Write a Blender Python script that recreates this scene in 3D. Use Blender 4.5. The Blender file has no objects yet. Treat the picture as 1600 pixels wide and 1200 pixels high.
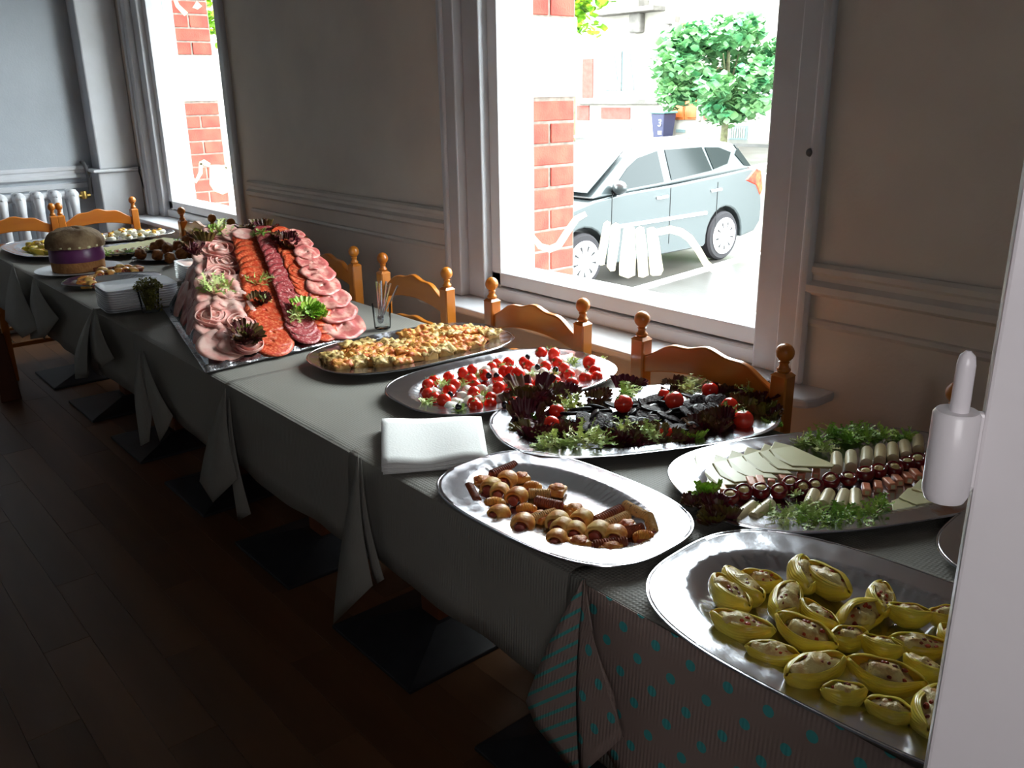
import bpy, bmesh, math, random
from mathutils import Vector, Matrix, noise
random.seed(7)
PI = math.pi
scene = bpy.context.scene
COL = scene.collection
# ------------------------------------------------------------------ camera
CZ = 1.52
F = 1371.27
RM = ((0.65196419, 0.75810072, -0.01503333), (0.23118924, -0.21762618, -0.9482565), (-0.72214557, 0.61475373, -0.3171492))
cam_d = bpy.data.cameras.new('camera'); cam = bpy.data.objects.new('camera', cam_d); COL.objects.link(cam)
cam_d.sensor_width = 36; cam_d.lens = F / 1600 * 36; cam_d.clip_start = .05; cam_d.clip_end = 400
cam.matrix_world = Matrix(((RM[0][0], -RM[1][0], -RM[2][0], 0), (RM[0][1], -RM[1][1], -RM[2][1], 0), (RM[0][2], -RM[1][2], -RM[2][2], CZ), (0, 0, 0, 1)))
scene.camera = cam
# ------------------------------------------------------------------ sky and light
w = bpy.data.worlds.new('sky'); scene.world = w; w.use_nodes = True
bg = w.node_tree.nodes['Background']; bg.inputs[0].default_value = (.91, .955, 1, 1); bg.inputs[1].default_value = 10.5
def area(name, loc, rot, sx, sy, power, col=(1, 1, 1), portal=False):
    d = bpy.data.lights.new(name, 'AREA'); d.shape = 'RECTANGLE'; d.size = sx; d.size_y = sy; d.energy = power; d.color = col
    o = bpy.data.objects.new(name, d); COL.objects.link(o); o.location = loc; o.rotation_euler = rot
    if portal: d.cycles.is_portal = True
    return o
area('window_portal', (-2.02, 2.64, 1.55), (-PI/2, 0, 0), 1.3, 1.6, 1, portal=True)
area('window_portal', (-5.5, 2.64, 1.55), (-PI/2, 0, 0), 1.3, 1.6, 1, portal=True)
area('post_fill_light', (.36, -.26, 1.62), (PI/2 - .1, 0, .6), .5, .5, 2.6, (1, .97, .98))  # unseen fill lamp added behind the camera to brighten the door post
scene.view_settings.view_transform = 'Standard'; scene.view_settings.look = 'None'
scene.view_settings.exposure = 0.8; scene.view_settings.gamma = 1.0
try: scene.view_settings.use_curve_mapping = False
except Exception: pass
scene.cycles.max_bounces = 8; scene.cycles.transparent_max_bounces = 12
scene.cycles.use_denoising = True
scene.cycles.sample_clamp_indirect = 12

# ------------------------------------------------------------------ coordinates
def ray(px, py):
    a = (px - 800, py - 600, F)
    return Vector([sum(RM[i][j] * a[i] for i in range(3)) for j in range(3)])
def at(px, py, z): r = ray(px, py); return r * ((z - CZ) / r.z) + Vector((0, 0, CZ))
def atY(px, py, Y): r = ray(px, py); return r * (Y / r.y) + Vector((0, 0, CZ))
def atX(px, py, X): r = ray(px, py); return r * (X / r.x) + Vector((0, 0, CZ))
def proj(p):
    q = (p[0], p[1], p[2] - CZ); c = [sum(RM[i][j] * q[j] for j in range(3)) for i in range(3)]
    return c[0] / c[2] * F + 800, c[1] / c[2] * F + 600
def crop(x0, y0, s): return lambda x, y: (x0 + x / s, y0 + y / s)
def lin(v): v /= 255; return v / 12.92 if v <= .04045 else ((v + .055) / 1.055) ** 2.4
def rgb(r, g, b): return (lin(r), lin(g), lin(b), 1)

# ------------------------------------------------------------------ materials
def mat(name, c1, c2=None, scale=20, rough=.6, metal=0, bump=0, bscale=60, sss=0, spec=.5, coat=0, det=4, stretch=None, lo=.35, hi=.65, emis=None, gen=False):
    m = bpy.data.materials.new(name); m.use_nodes = True; nt = m.node_tree; p = nt.nodes['Principled BSDF']
    p.inputs['Base Color'].default_value = c1; p.inputs['Roughness'].default_value = rough; p.inputs['Metallic'].default_value = metal
    p.inputs['Specular IOR Level'].default_value = spec
    if coat: p.inputs['Coat Weight'].default_value = coat; p.inputs['Coat Roughness'].default_value = .15
    if sss:
        p.inputs['Subsurface Weight'].default_value = sss; p.inputs['Subsurface Radius'].default_value = (.01, .006, .004)
        p.inputs['Subsurface Scale'].default_value = .6
    tc = nt.nodes.new('ShaderNodeTexCoord'); vec = tc.outputs['Object']
    if stretch:
        mp = nt.nodes.new('ShaderNodeMapping'); mp.inputs['Scale'].default_value = stretch; nt.links.new(vec, mp.inputs[0]); vec = mp.outputs[0]
    if c2:
        n = nt.nodes.new('ShaderNodeTexNoise'); n.inputs['Scale'].default_value = scale; n.inputs['Detail'].default_value = det
        r = nt.nodes.new('ShaderNodeValToRGB'); r.color_ramp.elements[0].position = lo; r.color_ramp.elements[1].position = hi
        r.color_ramp.elements[0].color = c1; r.color_ramp.elements[1].color = c2
        oi = nt.nodes.new('ShaderNodeObjectInfo'); ad = nt.nodes.new('ShaderNodeVectorMath'); ad.operation = 'ADD'
        ml = nt.nodes.new('ShaderNodeMath'); ml.operation = 'MULTIPLY'; ml.inputs[1].default_value = 9
        nt.links.new(oi.outputs['Random'], ml.inputs[0]); nt.links.new(vec, ad.inputs[0]); nt.links.new(ml.outputs[0], ad.inputs[1])
        nt.links.new(ad.outputs[0], n.inputs['Vector']); nt.links.new(n.outputs['Fac'], r.inputs[0]); nt.links.new(r.outputs[0], p.inputs['Base Color'])
    if bump:
        n2 = nt.nodes.new('ShaderNodeTexNoise'); n2.inputs['Scale'].default_value = bscale; n2.inputs['Detail'].default_value = 4
        b = nt.nodes.new('ShaderNodeBump'); b.inputs['Strength'].default_value = bump; b.inputs['Distance'].default_value = .004
        nt.links.new(vec, n2.inputs['Vector']); nt.links.new(n2.outputs['Fac'], b.inputs['Height']); nt.links.new(b.outputs[0], p.inputs['Normal'])
    m['p'] = 1
    return m
M = {}
M['wall'] = mat('painted_wall', rgb(176, 182, 190), rgb(166, 172, 180), 3, .6, bump=.25, bscale=90)  # bluish tint of the window light is put into this wall colour
M['wallr'] = mat('painted_window_wall', rgb(222, 210, 198), rgb(212, 200, 190), 3, .6, bump=.25, bscale=90)
M['rail'] = mat('rail_paint', rgb(218, 208, 198), rgb(206, 196, 188), 5, .4, bump=.1, bscale=30)
M['trim'] = mat('gloss_white_paint', rgb(205, 206, 212), rgb(198, 198, 202), 5, .35, bump=.1, bscale=30)
M['pvc'] = mat('white_pvc', rgb(232, 233, 236), rough=.3)
M['jamb'] = mat('outer_jamb_paint', rgb(140, 150, 150), rough=.5)
M['post'] = mat('thick_white_gloss', rgb(222, 216, 220), rgb(226, 221, 223), 7, .25, bump=.5, bscale=16)
M['ceil'] = mat('ceiling_white', rgb(150, 150, 150))
M['brick'] = mat('red_brick', rgb(150, 62, 52), rgb(170, 84, 68), 12, .9, bump=.4, bscale=120)
M['mortar'] = mat('mortar', rgb(150, 138, 128), rgb(120, 110, 102), 40, .95)
M['stone'] = mat('white_stone', rgb(225, 222, 212), rgb(215, 210, 200), 6, .8)
M['chrome'] = mat('steel', rgb(190, 190, 195), rough=.2, metal=1)
M['brass'] = mat('brass', rgb(170, 140, 80), rough=.35, metal=1)
M['rad'] = mat('radiator_enamel', rgb(205, 206, 210), rgb(190, 190, 196), 12, .4, bump=.3, bscale=40)
M['pipe'] = mat('dark_pipe', rgb(80, 78, 82), rough=.5)
M['pine'] = mat('honey_pine', rgb(198, 120, 36), rgb(172, 94, 22), 9, .32, stretch=(1, 1, .12), coat=.4)
M['pineh'] = mat('honey_pine_rail', rgb(198, 120, 36), rgb(172, 94, 22), 9, .32, stretch=(.12, 1, 1), coat=.4)
M['darkmetal'] = mat('black_cast_iron', rgb(34, 34, 38), rgb(42, 42, 46), 20, .5)
M['tablewood'] = mat('table_wood', rgb(120, 66, 34), rgb(96, 50, 26), 6, .5, stretch=(1, 1, .1))
M['plate'] = mat('white_ceramic', rgb(225, 228, 235), rough=.15)
M['napkin'] = mat('white_paper', rgb(250, 250, 248), rough=.9, bump=.2, bscale=200)
M['tomato'] = mat('tomato_skin', rgb(240, 56, 34), rgb(222, 36, 20), 15, .18, sss=.15, coat=.5)
M['stem'] = mat('green_stem', rgb(90, 120, 50), rough=.6)
M['mozz'] = mat('mozzarella', rgb(235, 232, 220), rough=.35, sss=.2)
M['olive'] = mat('black_olive', rgb(24, 20, 28), rough=.25)
M['frisee'] = mat('frisee_green', rgb(150, 190, 70), rgb(222, 228, 160), 18, .5)
M['friseeD'] = mat('frisee_deep_green', rgb(96, 158, 40), rgb(176, 206, 90), 18, .5)
M['lolla'] = mat('red_oakleaf', rgb(92, 26, 42), rgb(112, 108, 40), 18, .4, lo=.45, hi=.7)
M['lollag'] = mat('green_lettuce', rgb(90, 150, 30), rgb(170, 200, 80), 20, .4)
M['pudding'] = mat('black_pudding', rgb(28, 8, 12), rgb(48, 22, 26), 160, .5, bump=1.6, bscale=170, lo=.5, hi=.75, spec=.1)
M['dough'] = mat('baked_dough', rgb(240, 178, 84), rgb(196, 106, 36), 55, .45, bump=.5, bscale=90, coat=.25)
M['doughp'] = mat('pale_dough', rgb(240, 204, 120), rgb(206, 134, 56), 50, .5, bump=.4, bscale=90)
M['doughb'] = mat('browned_dough', rgb(150, 72, 36), rgb(100, 42, 24), 45, .45, bump=.6, bscale=110)
M['poppy'] = mat('poppy_seed_dough', rgb(205, 160, 96), rgb(60, 44, 34), 190, .5, bump=.6, bscale=150, lo=.58, hi=.68)
M['cheeseg'] = mat('golden_gratin', rgb(222, 150, 72), rgb(188, 84, 34), 60, .5, bump=1, bscale=140)
M['sausage'] = mat('sausage_meat', rgb(150, 62, 48), rgb(170, 84, 66), 60, .4)
M['crust'] = mat('quiche_crust', rgb(226, 190, 120), rgb(198, 140, 66), 30, .6, bump=.5, bscale=80)
M['quiche'] = mat('quiche_top', rgb(236, 178, 88), rgb(196, 92, 36), 60, .45, bump=1, bscale=110, det=8, lo=.4, hi=.6)
M['quiche2'] = mat('quiche_top_pale', rgb(232, 202, 128), rgb(156, 112, 58), 80, .45, bump=1, bscale=110, det=8, lo=.4, hi=.62)
M['pasta'] = mat('egg_pasta', rgb(238, 216, 88), rgb(214, 184, 56), 24, .32, sss=.3, coat=.2)
M['cream'] = mat('melted_cheese', rgb(226, 206, 140), rgb(196, 140, 76), 70, .35, bump=.9, bscale=130, lo=.45, hi=.7)
M['redbit'] = mat('tomato_dice', rgb(190, 66, 30), rgb(90, 36, 20), 60, .4)
M['ham'] = mat('cooked_ham', rgb(222, 150, 140), rgb(238, 196, 184), 22, .4, bump=.3, bscale=50, sss=.1, lo=.4, hi=.62)
M['hamd'] = mat('cured_ham', rgb(190, 96, 92), rgb(232, 176, 160), 26, .35, bump=.3, bscale=60, lo=.45, hi=.68)
M['fat'] = mat('ham_fat', rgb(238, 212, 190), rough=.4)
M['chorizo'] = mat('chorizo', rgb(196, 60, 28), rgb(232, 140, 96), 120, .38, bump=.35, bscale=120, lo=.46, hi=.7)
M['salami'] = mat('salami', rgb(160, 56, 60), rgb(226, 180, 170), 130, .4, bump=.3, bscale=120, lo=.52, hi=.72)
M['cheese'] = mat('pale_cheese', rgb(226, 222, 178), rgb(214, 208, 160), 10, .35, sss=.1)
M['rind'] = mat('cheese_rind', rgb(150, 140, 80), rough=.6)
M['heart'] = mat('palm_heart', rgb(226, 214, 178), rgb(206, 188, 140), 30, .3, stretch=(1, 1, .3))
M['pepper'] = mat('red_pepper', rgb(128, 12, 20), rgb(90, 6, 14), 30, .15, coat=.6)
M['salmon'] = mat('smoked_salmon', rgb(214, 120, 84), rgb(232, 160, 126), 60, .35)
M['bread'] = mat('rye_bread', rgb(120, 92, 66), rgb(172, 146, 112), 14, .85, bump=1, bscale=70)
M['ribbon'] = mat('purple_ribbon', rgb(96, 44, 92), rgb(112, 56, 104), 9, .35)
M['crumb'] = mat('bread_base', rgb(170, 118, 66), rgb(146, 96, 50), 30, .8, bump=.6, bscale=80)
M['fried'] = mat('fried_crumb', rgb(160, 96, 34), rgb(120, 66, 22), 60, .6, bump=1, bscale=160)
M['moss'] = mat('dry_cress', rgb(128, 128, 56), rgb(84, 76, 44), 40, .8)
M['black'] = mat('black_plastic', rgb(22, 22, 24), rough=.4)
M['decal'] = mat('window_paint', rgb(240, 232, 205), rough=.6)
M['egg'] = mat('boiled_egg_white', rgb(240, 236, 215), rough=.4)
M['yolk'] = mat('egg_yolk', rgb(228, 176, 50), rough=.6)

def foil_mat(name, rough=.2, bs=.22, c=(200, 200, 206)):
    m = mat(name, rgb(*c), rough=rough, metal=1, bump=bs, bscale=26); return m
M['foil'] = foil_mat('aluminium_foil')
M['foilc'] = foil_mat('crinkled_foil', .2, 1.6)
# glass
def glassmat(name, tint=(1, 1, 1, 1), refl=.09, rough=.0):
    m = bpy.data.materials.new(name); m.use_nodes = True; nt = m.node_tree; nt.nodes.clear()
    o = nt.nodes.new('ShaderNodeOutputMaterial'); mx = nt.nodes.new('ShaderNodeMixShader'); t = nt.nodes.new('ShaderNodeBsdfTransparent'); g = nt.nodes.new('ShaderNodeBsdfGlossy')
    t.inputs[0].default_value = tint; g.inputs['Roughness'].default_value = rough
    lw = nt.nodes.new('ShaderNodeLayerWeight'); lw.inputs[0].default_value = refl
    nt.links.new(lw.outputs['Fresnel'], mx.inputs[0]); nt.links.new(t.outputs[0], mx.inputs[1]); nt.links.new(g.outputs[0], mx.inputs[2]); nt.links.new(mx.outputs[0], o.inputs[0])
    return m
M['glass'] = glassmat('window_glass', (.97, 1, .985, 1), .04)
M['tumbler'] = glassmat('drinking_glass', (.95, .96, .96, 1), .16)
def translucent(name, c):
    m = bpy.data.materials.new(name); m.use_nodes = True; nt = m.node_tree; nt.nodes.clear()
    o = nt.nodes.new('ShaderNodeOutputMaterial'); mx = nt.nodes.new('ShaderNodeMixShader'); t = nt.nodes.new('ShaderNodeBsdfTranslucent'); g = nt.nodes.new('ShaderNodeBsdfDiffuse')
    t.inputs[0].default_value = c; g.inputs[0].default_value = c; mx.inputs[0].default_value = .3
    nt.links.new(t.outputs[0], mx.inputs[1]); nt.links.new(g.outputs[0], mx.inputs[2]); nt.links.new(mx.outputs[0], o.inputs[0])
    return m
M['decal'] = translucent('window_paint_film', rgb(245, 238, 218))
# cloth: woven grey paper cloth, ribbed
def cloth_mat(name, base, pattern=None, c2=None):
    m = bpy.data.materials.new(name); m.use_nodes = True; nt = m.node_tree; p = nt.nodes['Principled BSDF']
    L = nt.links.new; N = nt.nodes.new
    p.inputs['Roughness'].default_value = .62; p.inputs['Base Color'].default_value = base; p.inputs['Specular IOR Level'].default_value = .45
    tc = N('ShaderNodeTexCoord')
    def wave(axis, sc):
        wv = N('ShaderNodeTexWave'); wv.bands_direction = axis; wv.inputs['Scale'].default_value = sc; L(tc.outputs['Object'], wv.inputs['Vector']); return wv.outputs['Fac']
    a = wave('X', 45); b = wave('Y', 45); mu = N('ShaderNodeMath'); mu.operation = 'MULTIPLY'; L(a, mu.inputs[0]); L(b, mu.inputs[1])
    bp = N('ShaderNodeBump'); bp.inputs['Strength'].default_value = .5; bp.inputs['Distance'].default_value = .0015; L(mu.outputs[0], bp.inputs['Height']); L(bp.outputs[0], p.inputs['Normal'])
    if pattern:
        mp = N('ShaderNodeMapping'); L(tc.outputs['Object'], mp.inputs[0])
        mix = N('ShaderNodeMix'); mix.data_type = 'RGBA'; mix.inputs[6].default_value = base; mix.inputs[7].default_value = c2
        if pattern == 'dots':
            def lattice(off):
                ad = N('ShaderNodeVectorMath'); ad.operation = 'MULTIPLY_ADD'; ad.inputs[1].default_value = (1/.066, 0, 1/.080); ad.inputs[2].default_value = (off, 0, off); L(tc.outputs['Object'], ad.inputs[0])
                fr = N('ShaderNodeVectorMath'); fr.operation = 'FRACTION'; L(ad.outputs[0], fr.inputs[0])
                sb = N('ShaderNodeVectorMath'); sb.operation = 'SUBTRACT'; sb.inputs[1].default_value = (.5, 0, .5); L(fr.outputs[0], sb.inputs[0])
                ms = N('ShaderNodeVectorMath'); ms.operation = 'MULTIPLY'; ms.inputs[1].default_value = (.066, 0, .080); L(sb.outputs[0], ms.inputs[0])
                ln = N('ShaderNodeVectorMath'); ln.operation = 'LENGTH'; L(ms.outputs[0], ln.inputs[0])
                lt = N('ShaderNodeMath'); lt.operation = 'LESS_THAN'; lt.inputs[1].default_value = .0088; L(ln.outputs['Value'], lt.inputs[0]); return lt.outputs[0]
            mxx = N('ShaderNodeMath'); mxx.operation = 'MAXIMUM'; L(lattice(0), mxx.inputs[0]); L(lattice(.5), mxx.inputs[1]); L(mxx.outputs[0], mix.inputs[0])
        else:
            mp.inputs['Rotation'].default_value = (0, .75, 0)
            wv = N('ShaderNodeTexWave'); wv.bands_direction = 'Z'; wv.inputs['Scale'].default_value = 15; L(mp.outputs[0], wv.inputs['Vector'])
            gt = N('ShaderNodeMath'); gt.operation = 'GREATER_THAN'; gt.inputs[1].default_value = .86; L(wv.outputs['Fac'], gt.inputs[0]); L(gt.outputs[0], mix.inputs[0])
        L(mix.outputs[2], p.inputs['Base Color'])
    return m
M['cloth'] = cloth_mat('grey_cloth', rgb(138, 135, 128))
M['dots'] = cloth_mat('dotted_cloth', rgb(150, 130, 122), 'dots', rgb(70, 165, 165))
M['stripes'] = cloth_mat('striped_cloth', rgb(150, 130, 122), 'stripes', rgb(70, 165, 160))
def plank_mat():
    m = mat('floor_laminate', rgb(112, 76, 48), rgb(88, 58, 36), 5, .45, stretch=(.12, 1, 1), det=6)
    nt = m.node_tree; p = nt.nodes['Principled BSDF']; src = p.inputs['Base Color'].links[0].from_socket
    oi = nt.nodes.new('ShaderNodeObjectInfo'); hs = nt.nodes.new('ShaderNodeHueSaturation'); mr = nt.nodes.new('ShaderNodeMapRange')
    mr.inputs['To Min'].default_value = .85; mr.inputs['To Max'].default_value = 1.15
    nt.links.new(oi.outputs['Random'], mr.inputs[0]); nt.links.new(mr.outputs[0], hs.inputs['Value']); nt.links.new(src, hs.inputs['Color']); nt.links.new(hs.outputs[0], p.inputs['Base Color'])
    return m
M['plank'] = plank_mat()

# ------------------------------------------------------------------ mesh builder
class MB:
    def __init__(s): s.v = []; s.f = []
    def add(s, vs, fs, mtx=None):
        o = len(s.v)
        for v in vs: s.v.append(tuple(mtx @ Vector(v)) if mtx else tuple(v))
        for f in fs: s.f.append(tuple(i + o for i in f))
        return s
    def box(s, x0, x1, y0, y1, z0, z1, mtx=None):
        return s.add([(x0, y0, z0), (x1, y0, z0), (x1, y1, z0), (x0, y1, z0), (x0, y0, z1), (x1, y0, z1), (x1, y1, z1), (x0, y1, z1)],
                     [(0, 3, 2, 1), (4, 5, 6, 7), (0, 1, 5, 4), (1, 2, 6, 5), (2, 3, 7, 6), (3, 0, 4, 7)], mtx)
    def lathe(s, prof, n=20, c=(0, 0, 0), mtx=None, sx=1, sy=1):
        vs = []; fs = []
        for r, z in prof:
            for i in range(n):
                a = 2 * PI * i / n; vs.append((c[0] + r * math.cos(a) * sx, c[1] + r * math.sin(a) * sy, c[2] + z))
        for j in range(len(prof) - 1):
            for i in range(n):
                k = (i + 1) % n; fs.append((j*n+i, j*n+k, (j+1)*n+k, (j+1)*n+i))
        fs.append(tuple(reversed(range(n)))); b = (len(prof)-1)*n; fs.append(tuple(b + i for i in range(n)))
        return s.add(vs, fs, mtx)
    def tube(s, pts, r, n=8, cap=True):
        pts = [Vector(p) for p in pts]; vs = []; fs = []; up = None
        for j, p in enumerate(pts):
            d = (pts[min(j+1, len(pts)-1)] - pts[max(j-1, 0)])
            d = d.normalized() if d.length > 1e-9 else Vector((0, 0, 1))
            if up is None: up = Vector((0, 0, 1)) if abs(d.z) < .9 else Vector((1, 0, 0))
            a = d.cross(up).normalized(); b = a.cross(d).normalized(); up = b
            rr = r[j] if isinstance(r, (list, tuple)) else r
            for i in range(n):
                t = 2 * PI * i / n; vs.append(p + a * rr * math.cos(t) + b * rr * math.sin(t))
        for j in range(len(pts) - 1):
            for i in range(n):
                k = (i + 1) % n; fs.append((j*n+i, j*n+k, (j+1)*n+k, (j+1)*n+i))
        if cap: fs.append(tuple(reversed(range(n)))); b_ = (len(pts)-1)*n; fs.append(tuple(b_ + i for i in range(n)))
        return s.add(vs, fs)
    def ball(s, c, r, nu=12, nv=8, amp=0, fr=40, seed=0, mtx=None):
        if not isinstance(r, (tuple, list)): r = (r, r, r)
        vs = [(0, 0, -1)]; fs = []
        for j in range(1, nv):
            t = PI * j / nv
            for i in range(nu):
                a = 2 * PI * i / nu; vs.append((math.sin(t) * math.cos(a), math.sin(t) * math.sin(a), -math.cos(t)))
        vs.append((0, 0, 1)); out = []
        for v in vs:
            q = Vector((v[0] * r[0], v[1] * r[1], v[2] * r[2]))
            if amp: q *= 1 + amp * noise.noise(q * fr + Vector((seed * 3.7, seed, 0)))
            out.append(q + Vector(c))
        for i in range(nu): fs.append((0, 1 + (i+1) % nu, 1 + i))
        for j in range(nv - 2):
            for i in range(nu):
                k = (i+1) % nu; fs.append((1+j*nu+i, 1+j*nu+k, 1+(j+1)*nu+k, 1+(j+1)*nu+i))
        L = len(vs) - 1; b = 1 + (nv-2)*nu
        for i in range(nu): fs.append((b+i, b+(i+1) % nu, L))
        return s.add(out, fs, mtx)
    def prism(s, poly, h0, h1, axis='z', mtx=None):
        n = len(poly)
        def P(a, b, h): return {'z': (a, b, h), 'y': (a, h, b), 'x': (h, a, b)}[axis]
        vs = [P(a, b, h0) for a, b in poly] + [P(a, b, h1) for a, b in poly]
        fs = [tuple(reversed(range(n))), tuple(range(n, 2*n))] + [(i, (i+1) % n, n+(i+1) % n, n+i) for i in range(n)]
        return s.add(vs, fs, mtx)
    def grid(s, fn, nu, nv, closed=False, mtx=None):
        vs = [fn(i/(nu if closed else nu-1), j/(nv-1)) for j in range(nv) for i in range(nu)]; fs = []
        for j in range(nv-1):
            for i in range(nu if closed else nu-1):
                k = (i+1) % nu; fs.append((j*nu+i, j*nu+k, (j+1)*nu+k, (j+1)*nu+i))
        return s.add(vs, fs, mtx)
    def build(s, name, m, parent=None, smooth=40, bevel=0, solid=0, world=False, kind=None, label=None, sub=0, bseg=2, recalc=True):
        off = Vector((0, 0, 0))
        if world and parent:
            q = parent
            while q: off += q.location; q = q.parent
        me = bpy.data.meshes.new(name); me.from_pydata([tuple(Vector(v) - off) for v in s.v], [], s.f); me.update()
        if recalc:
            bm = bmesh.new(); bm.from_mesh(me); bmesh.ops.recalc_face_normals(bm, faces=bm.faces); bm.to_mesh(me); bm.free()
        if smooth:
            me.shade_smooth()
            if smooth < 179: me.set_sharp_from_angle(angle=math.radians(smooth))
        mm = M[m] if isinstance(m, str) else m
        me.materials.append(mm)
        o = bpy.data.objects.new(name, me); COL.objects.link(o)
        if parent: o.parent = parent
        if solid: md = o.modifiers.new('solid', 'SOLIDIFY'); md.thickness = solid; md.offset = 0
        if sub: md = o.modifiers.new('sub', 'SUBSURF'); md.levels = sub; md.render_levels = sub
        if bevel: md = o.modifiers.new('bevel', 'BEVEL'); md.width = bevel; md.segments = bseg; md.limit_method = 'ANGLE'; md.angle_limit = math.radians(40)
        if kind: o['kind'] = kind
        if label: o['label'] = label
        return o
def T(name, label, cat, loc=(0, 0, 0), rz=0, group=None):
    o = bpy.data.objects.new(name, None); COL.objects.link(o); o.location = loc; o.rotation_euler = (0, 0, rz); o.empty_display_size = .05
    o['category'] = cat
    if label: o['label'] = label
    if group: o['group'] = group
    return o
def tag(o, label, cat, group=None):
    o['category'] = cat
    if label: o['label'] = label
    if group: o['group'] = group
    return o
def struct(o, label=None, cat=None):
    o['kind'] = 'structure'
    if label: o['label'] = label
    if cat: o['category'] = cat
    return o
def copy_tree(o, parent=None):
    c = o.copy(); COL.objects.link(c); c.parent = parent
    for ch in [x for x in o.children]: copy_tree(ch, c)
    return c
def place(o, loc, rx=0, ry=0, rz=0, s=1):
    o.location = loc; o.rotation_euler = (rx, ry, rz); o.scale = (s, s, s) if not isinstance(s, tuple) else s; return o
ORD = ['leftmost'] + [x + ' from the left' for x in 'second third fourth fifth sixth seventh eighth ninth tenth eleventh twelfth thirteenth fourteenth fifteenth sixteenth seventeenth eighteenth nineteenth twentieth'.split()]
ROWN = {1: [''], 2: ['front', 'back'], 3: ['front', 'middle', 'back'], 4: ['front', 'second', 'third', 'back'], 5: ['front', 'second', 'middle', 'fourth', 'back']}
def autolabel(objs, desc, rows, place_):
    objs = sorted(objs, key=lambda o: -proj(o.location)[1]); n = len(objs)
    for k in range(rows):
        part = sorted(objs[k*n//rows:(k+1)*n//rows], key=lambda o: proj(o.location)[0])
        for i, o in enumerate(part):
            d = o.get('desc', desc)
            row = f' in {ROWN[rows][k]} row' if rows > 1 else ''
            o['label'] = f'{d}, {ORD[i]}{row} {place_}'
            if 'desc' in o: del o['desc']
#@@STRUCTURE
# ================================================================== room shell
YW, XF = 2.12, -6.64
fl = struct(MB().box(XF - .1, 1.6, -3.1, 2.3, -.1, -.008).build('floor', 'mortar', smooth=0), 'brown laminate floor of staggered planks', 'floor')
pk = MB().box(-.4994, .4994, -.0636, .0636, -.0075, 0).build('plank', 'plank', fl, smooth=0, bevel=.0005, bseg=1)
cnt = 0
y = -3.03; row = 0
while y < 2.2:
    x = XF + .1 - (row * .37 % 1.0); row += 1
    while x < 1.6:
        if x + .5 > XF and (x < -.4 or y < .4):
            if cnt == 0: o = pk
            else: o = pk.copy(); COL.objects.link(o); o.parent = fl
            lo, hi = max(x, XF), min(x + 1.0, 1.55)
            o.location = ((lo + hi) / 2, y, 0); o.scale = ((hi - lo) / 1.0, 1, 1); cnt += 1
        x += 1.0
    y += .128
struct(MB().box(XF - .2, 1.8, -3.3, 2.3, 2.75, 2.9).build('ceiling', 'ceil', smooth=0), 'white ceiling above the room', 'ceiling')
# window openings: (x0, x1) inside the casings
W1 = (-2.86, -1.24); W2 = (-6.34, -4.79); ZS = .735; ZT = 2.45
b = MB()
for x0, x1 in ((XF - .1, W2[0]), (W2[1], W1[0]), (W1[1], 1.7)): b.box(x0, x1, YW, YW + .13, -.1, 2.75)
for x0, x1 in (W1, W2): b.box(x0, x1, YW, YW + .13, -.1, ZS - .02); b.box(x0, x1, YW, YW + .13, ZT, 2.75)
struct(b.build('wall_right', 'wallr', smooth=0), 'pale painted wall holding the two shop windows', 'wall')
struct(MB().box(XF - .15, XF, -3.2, YW + .05, -.1, 2.75).build('wall_far', 'wall', smooth=0), 'pale painted end wall behind the radiator', 'wall')
struct(MB().box(XF - .15, 1.7, -3.25, -3.1, -.1, 2.75).build('wall_left', 'wall', smooth=0), 'pale wall opposite the windows', 'wall')
struct(MB().box(1.6, 1.75, -3.2, YW + .1, -.1, 2.75).build('wall_back', 'wall', smooth=0), 'pale wall behind the viewer', 'wall')
# dado rail mouldings (profile in depth d, height z)
RAIL = [(0, 1.075), (.012, 1.075), (.022, 1.066), (.022, 1.052), (.014, 1.044), (.014, 1.030), (.030, 1.018), (.030, 1.000), (.010, .988), (0, .986)]
LOW = [(0, .925), (.010, .922), (.014, .912), (.008, .902), (0, .900)]
def rail_x(x0, x1, n):
    b = MB(); 
    for pr in (RAIL, LOW): b.prism([(YW - d, z) for d, z in pr], x0, x1, 'x')
    struct(b.build(f'trim_{n}', 'rail', smooth=30), None, 'trim')['label'] = ['moulded dado rail between the two windows', 'moulded dado rail right of the large window'][n - 1]
rail_x(W2[1] + .10, W1[0] - .0, 1); rail_x(W1[1] + .0, 1.6, 2)
b = MB()
for pr in (RAIL, [(0, .965), (.012, .960), (.012, .93), (0, .925)]): b.prism([(XF + d, z) for d, z in pr], -3.1, 1.84, 'y', Matrix(((1, 0, 0, 0), (0, 1, 0, 0), (0, 0, 1, 0), (0, 0, 0, 1))))
struct(b.build('trim_3', 'trim', smooth=30), 'moulded dado rail on the end wall above the radiator', 'trim')
# corner pipe casing
b = MB(); b.box(XF, XF + .17, 1.86, YW, 1.05, 2.75); 
cc = b.build('trim_4', 'trim', smooth=0, bevel=.01); struct(cc, 'boxed corner pier beside the far window', 'trim')
MB().box(XF, XF + .23, 1.80, YW, 1.035, 1.055).build('ledge', 'trim', cc, smooth=0, bevel=.008)
MB().box(XF, XF + .19, 1.84, YW, 0, 1.035).build('lower_box', 'trim', cc, smooth=0, bevel=.01)
# skirting
struct(MB().box(W2[1], W1[0], YW - .016, YW, 0, .14).build('baseboard_right', 'trim', smooth=0, bevel=.004), 'white baseboard under the windows', 'baseboard')
struct(MB().box(XF, XF + .016, -3.1, 1.8, 0, .14).build('baseboard_far', 'trim', smooth=0, bevel=.004), 'white baseboard behind the radiator', 'baseboard')
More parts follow.
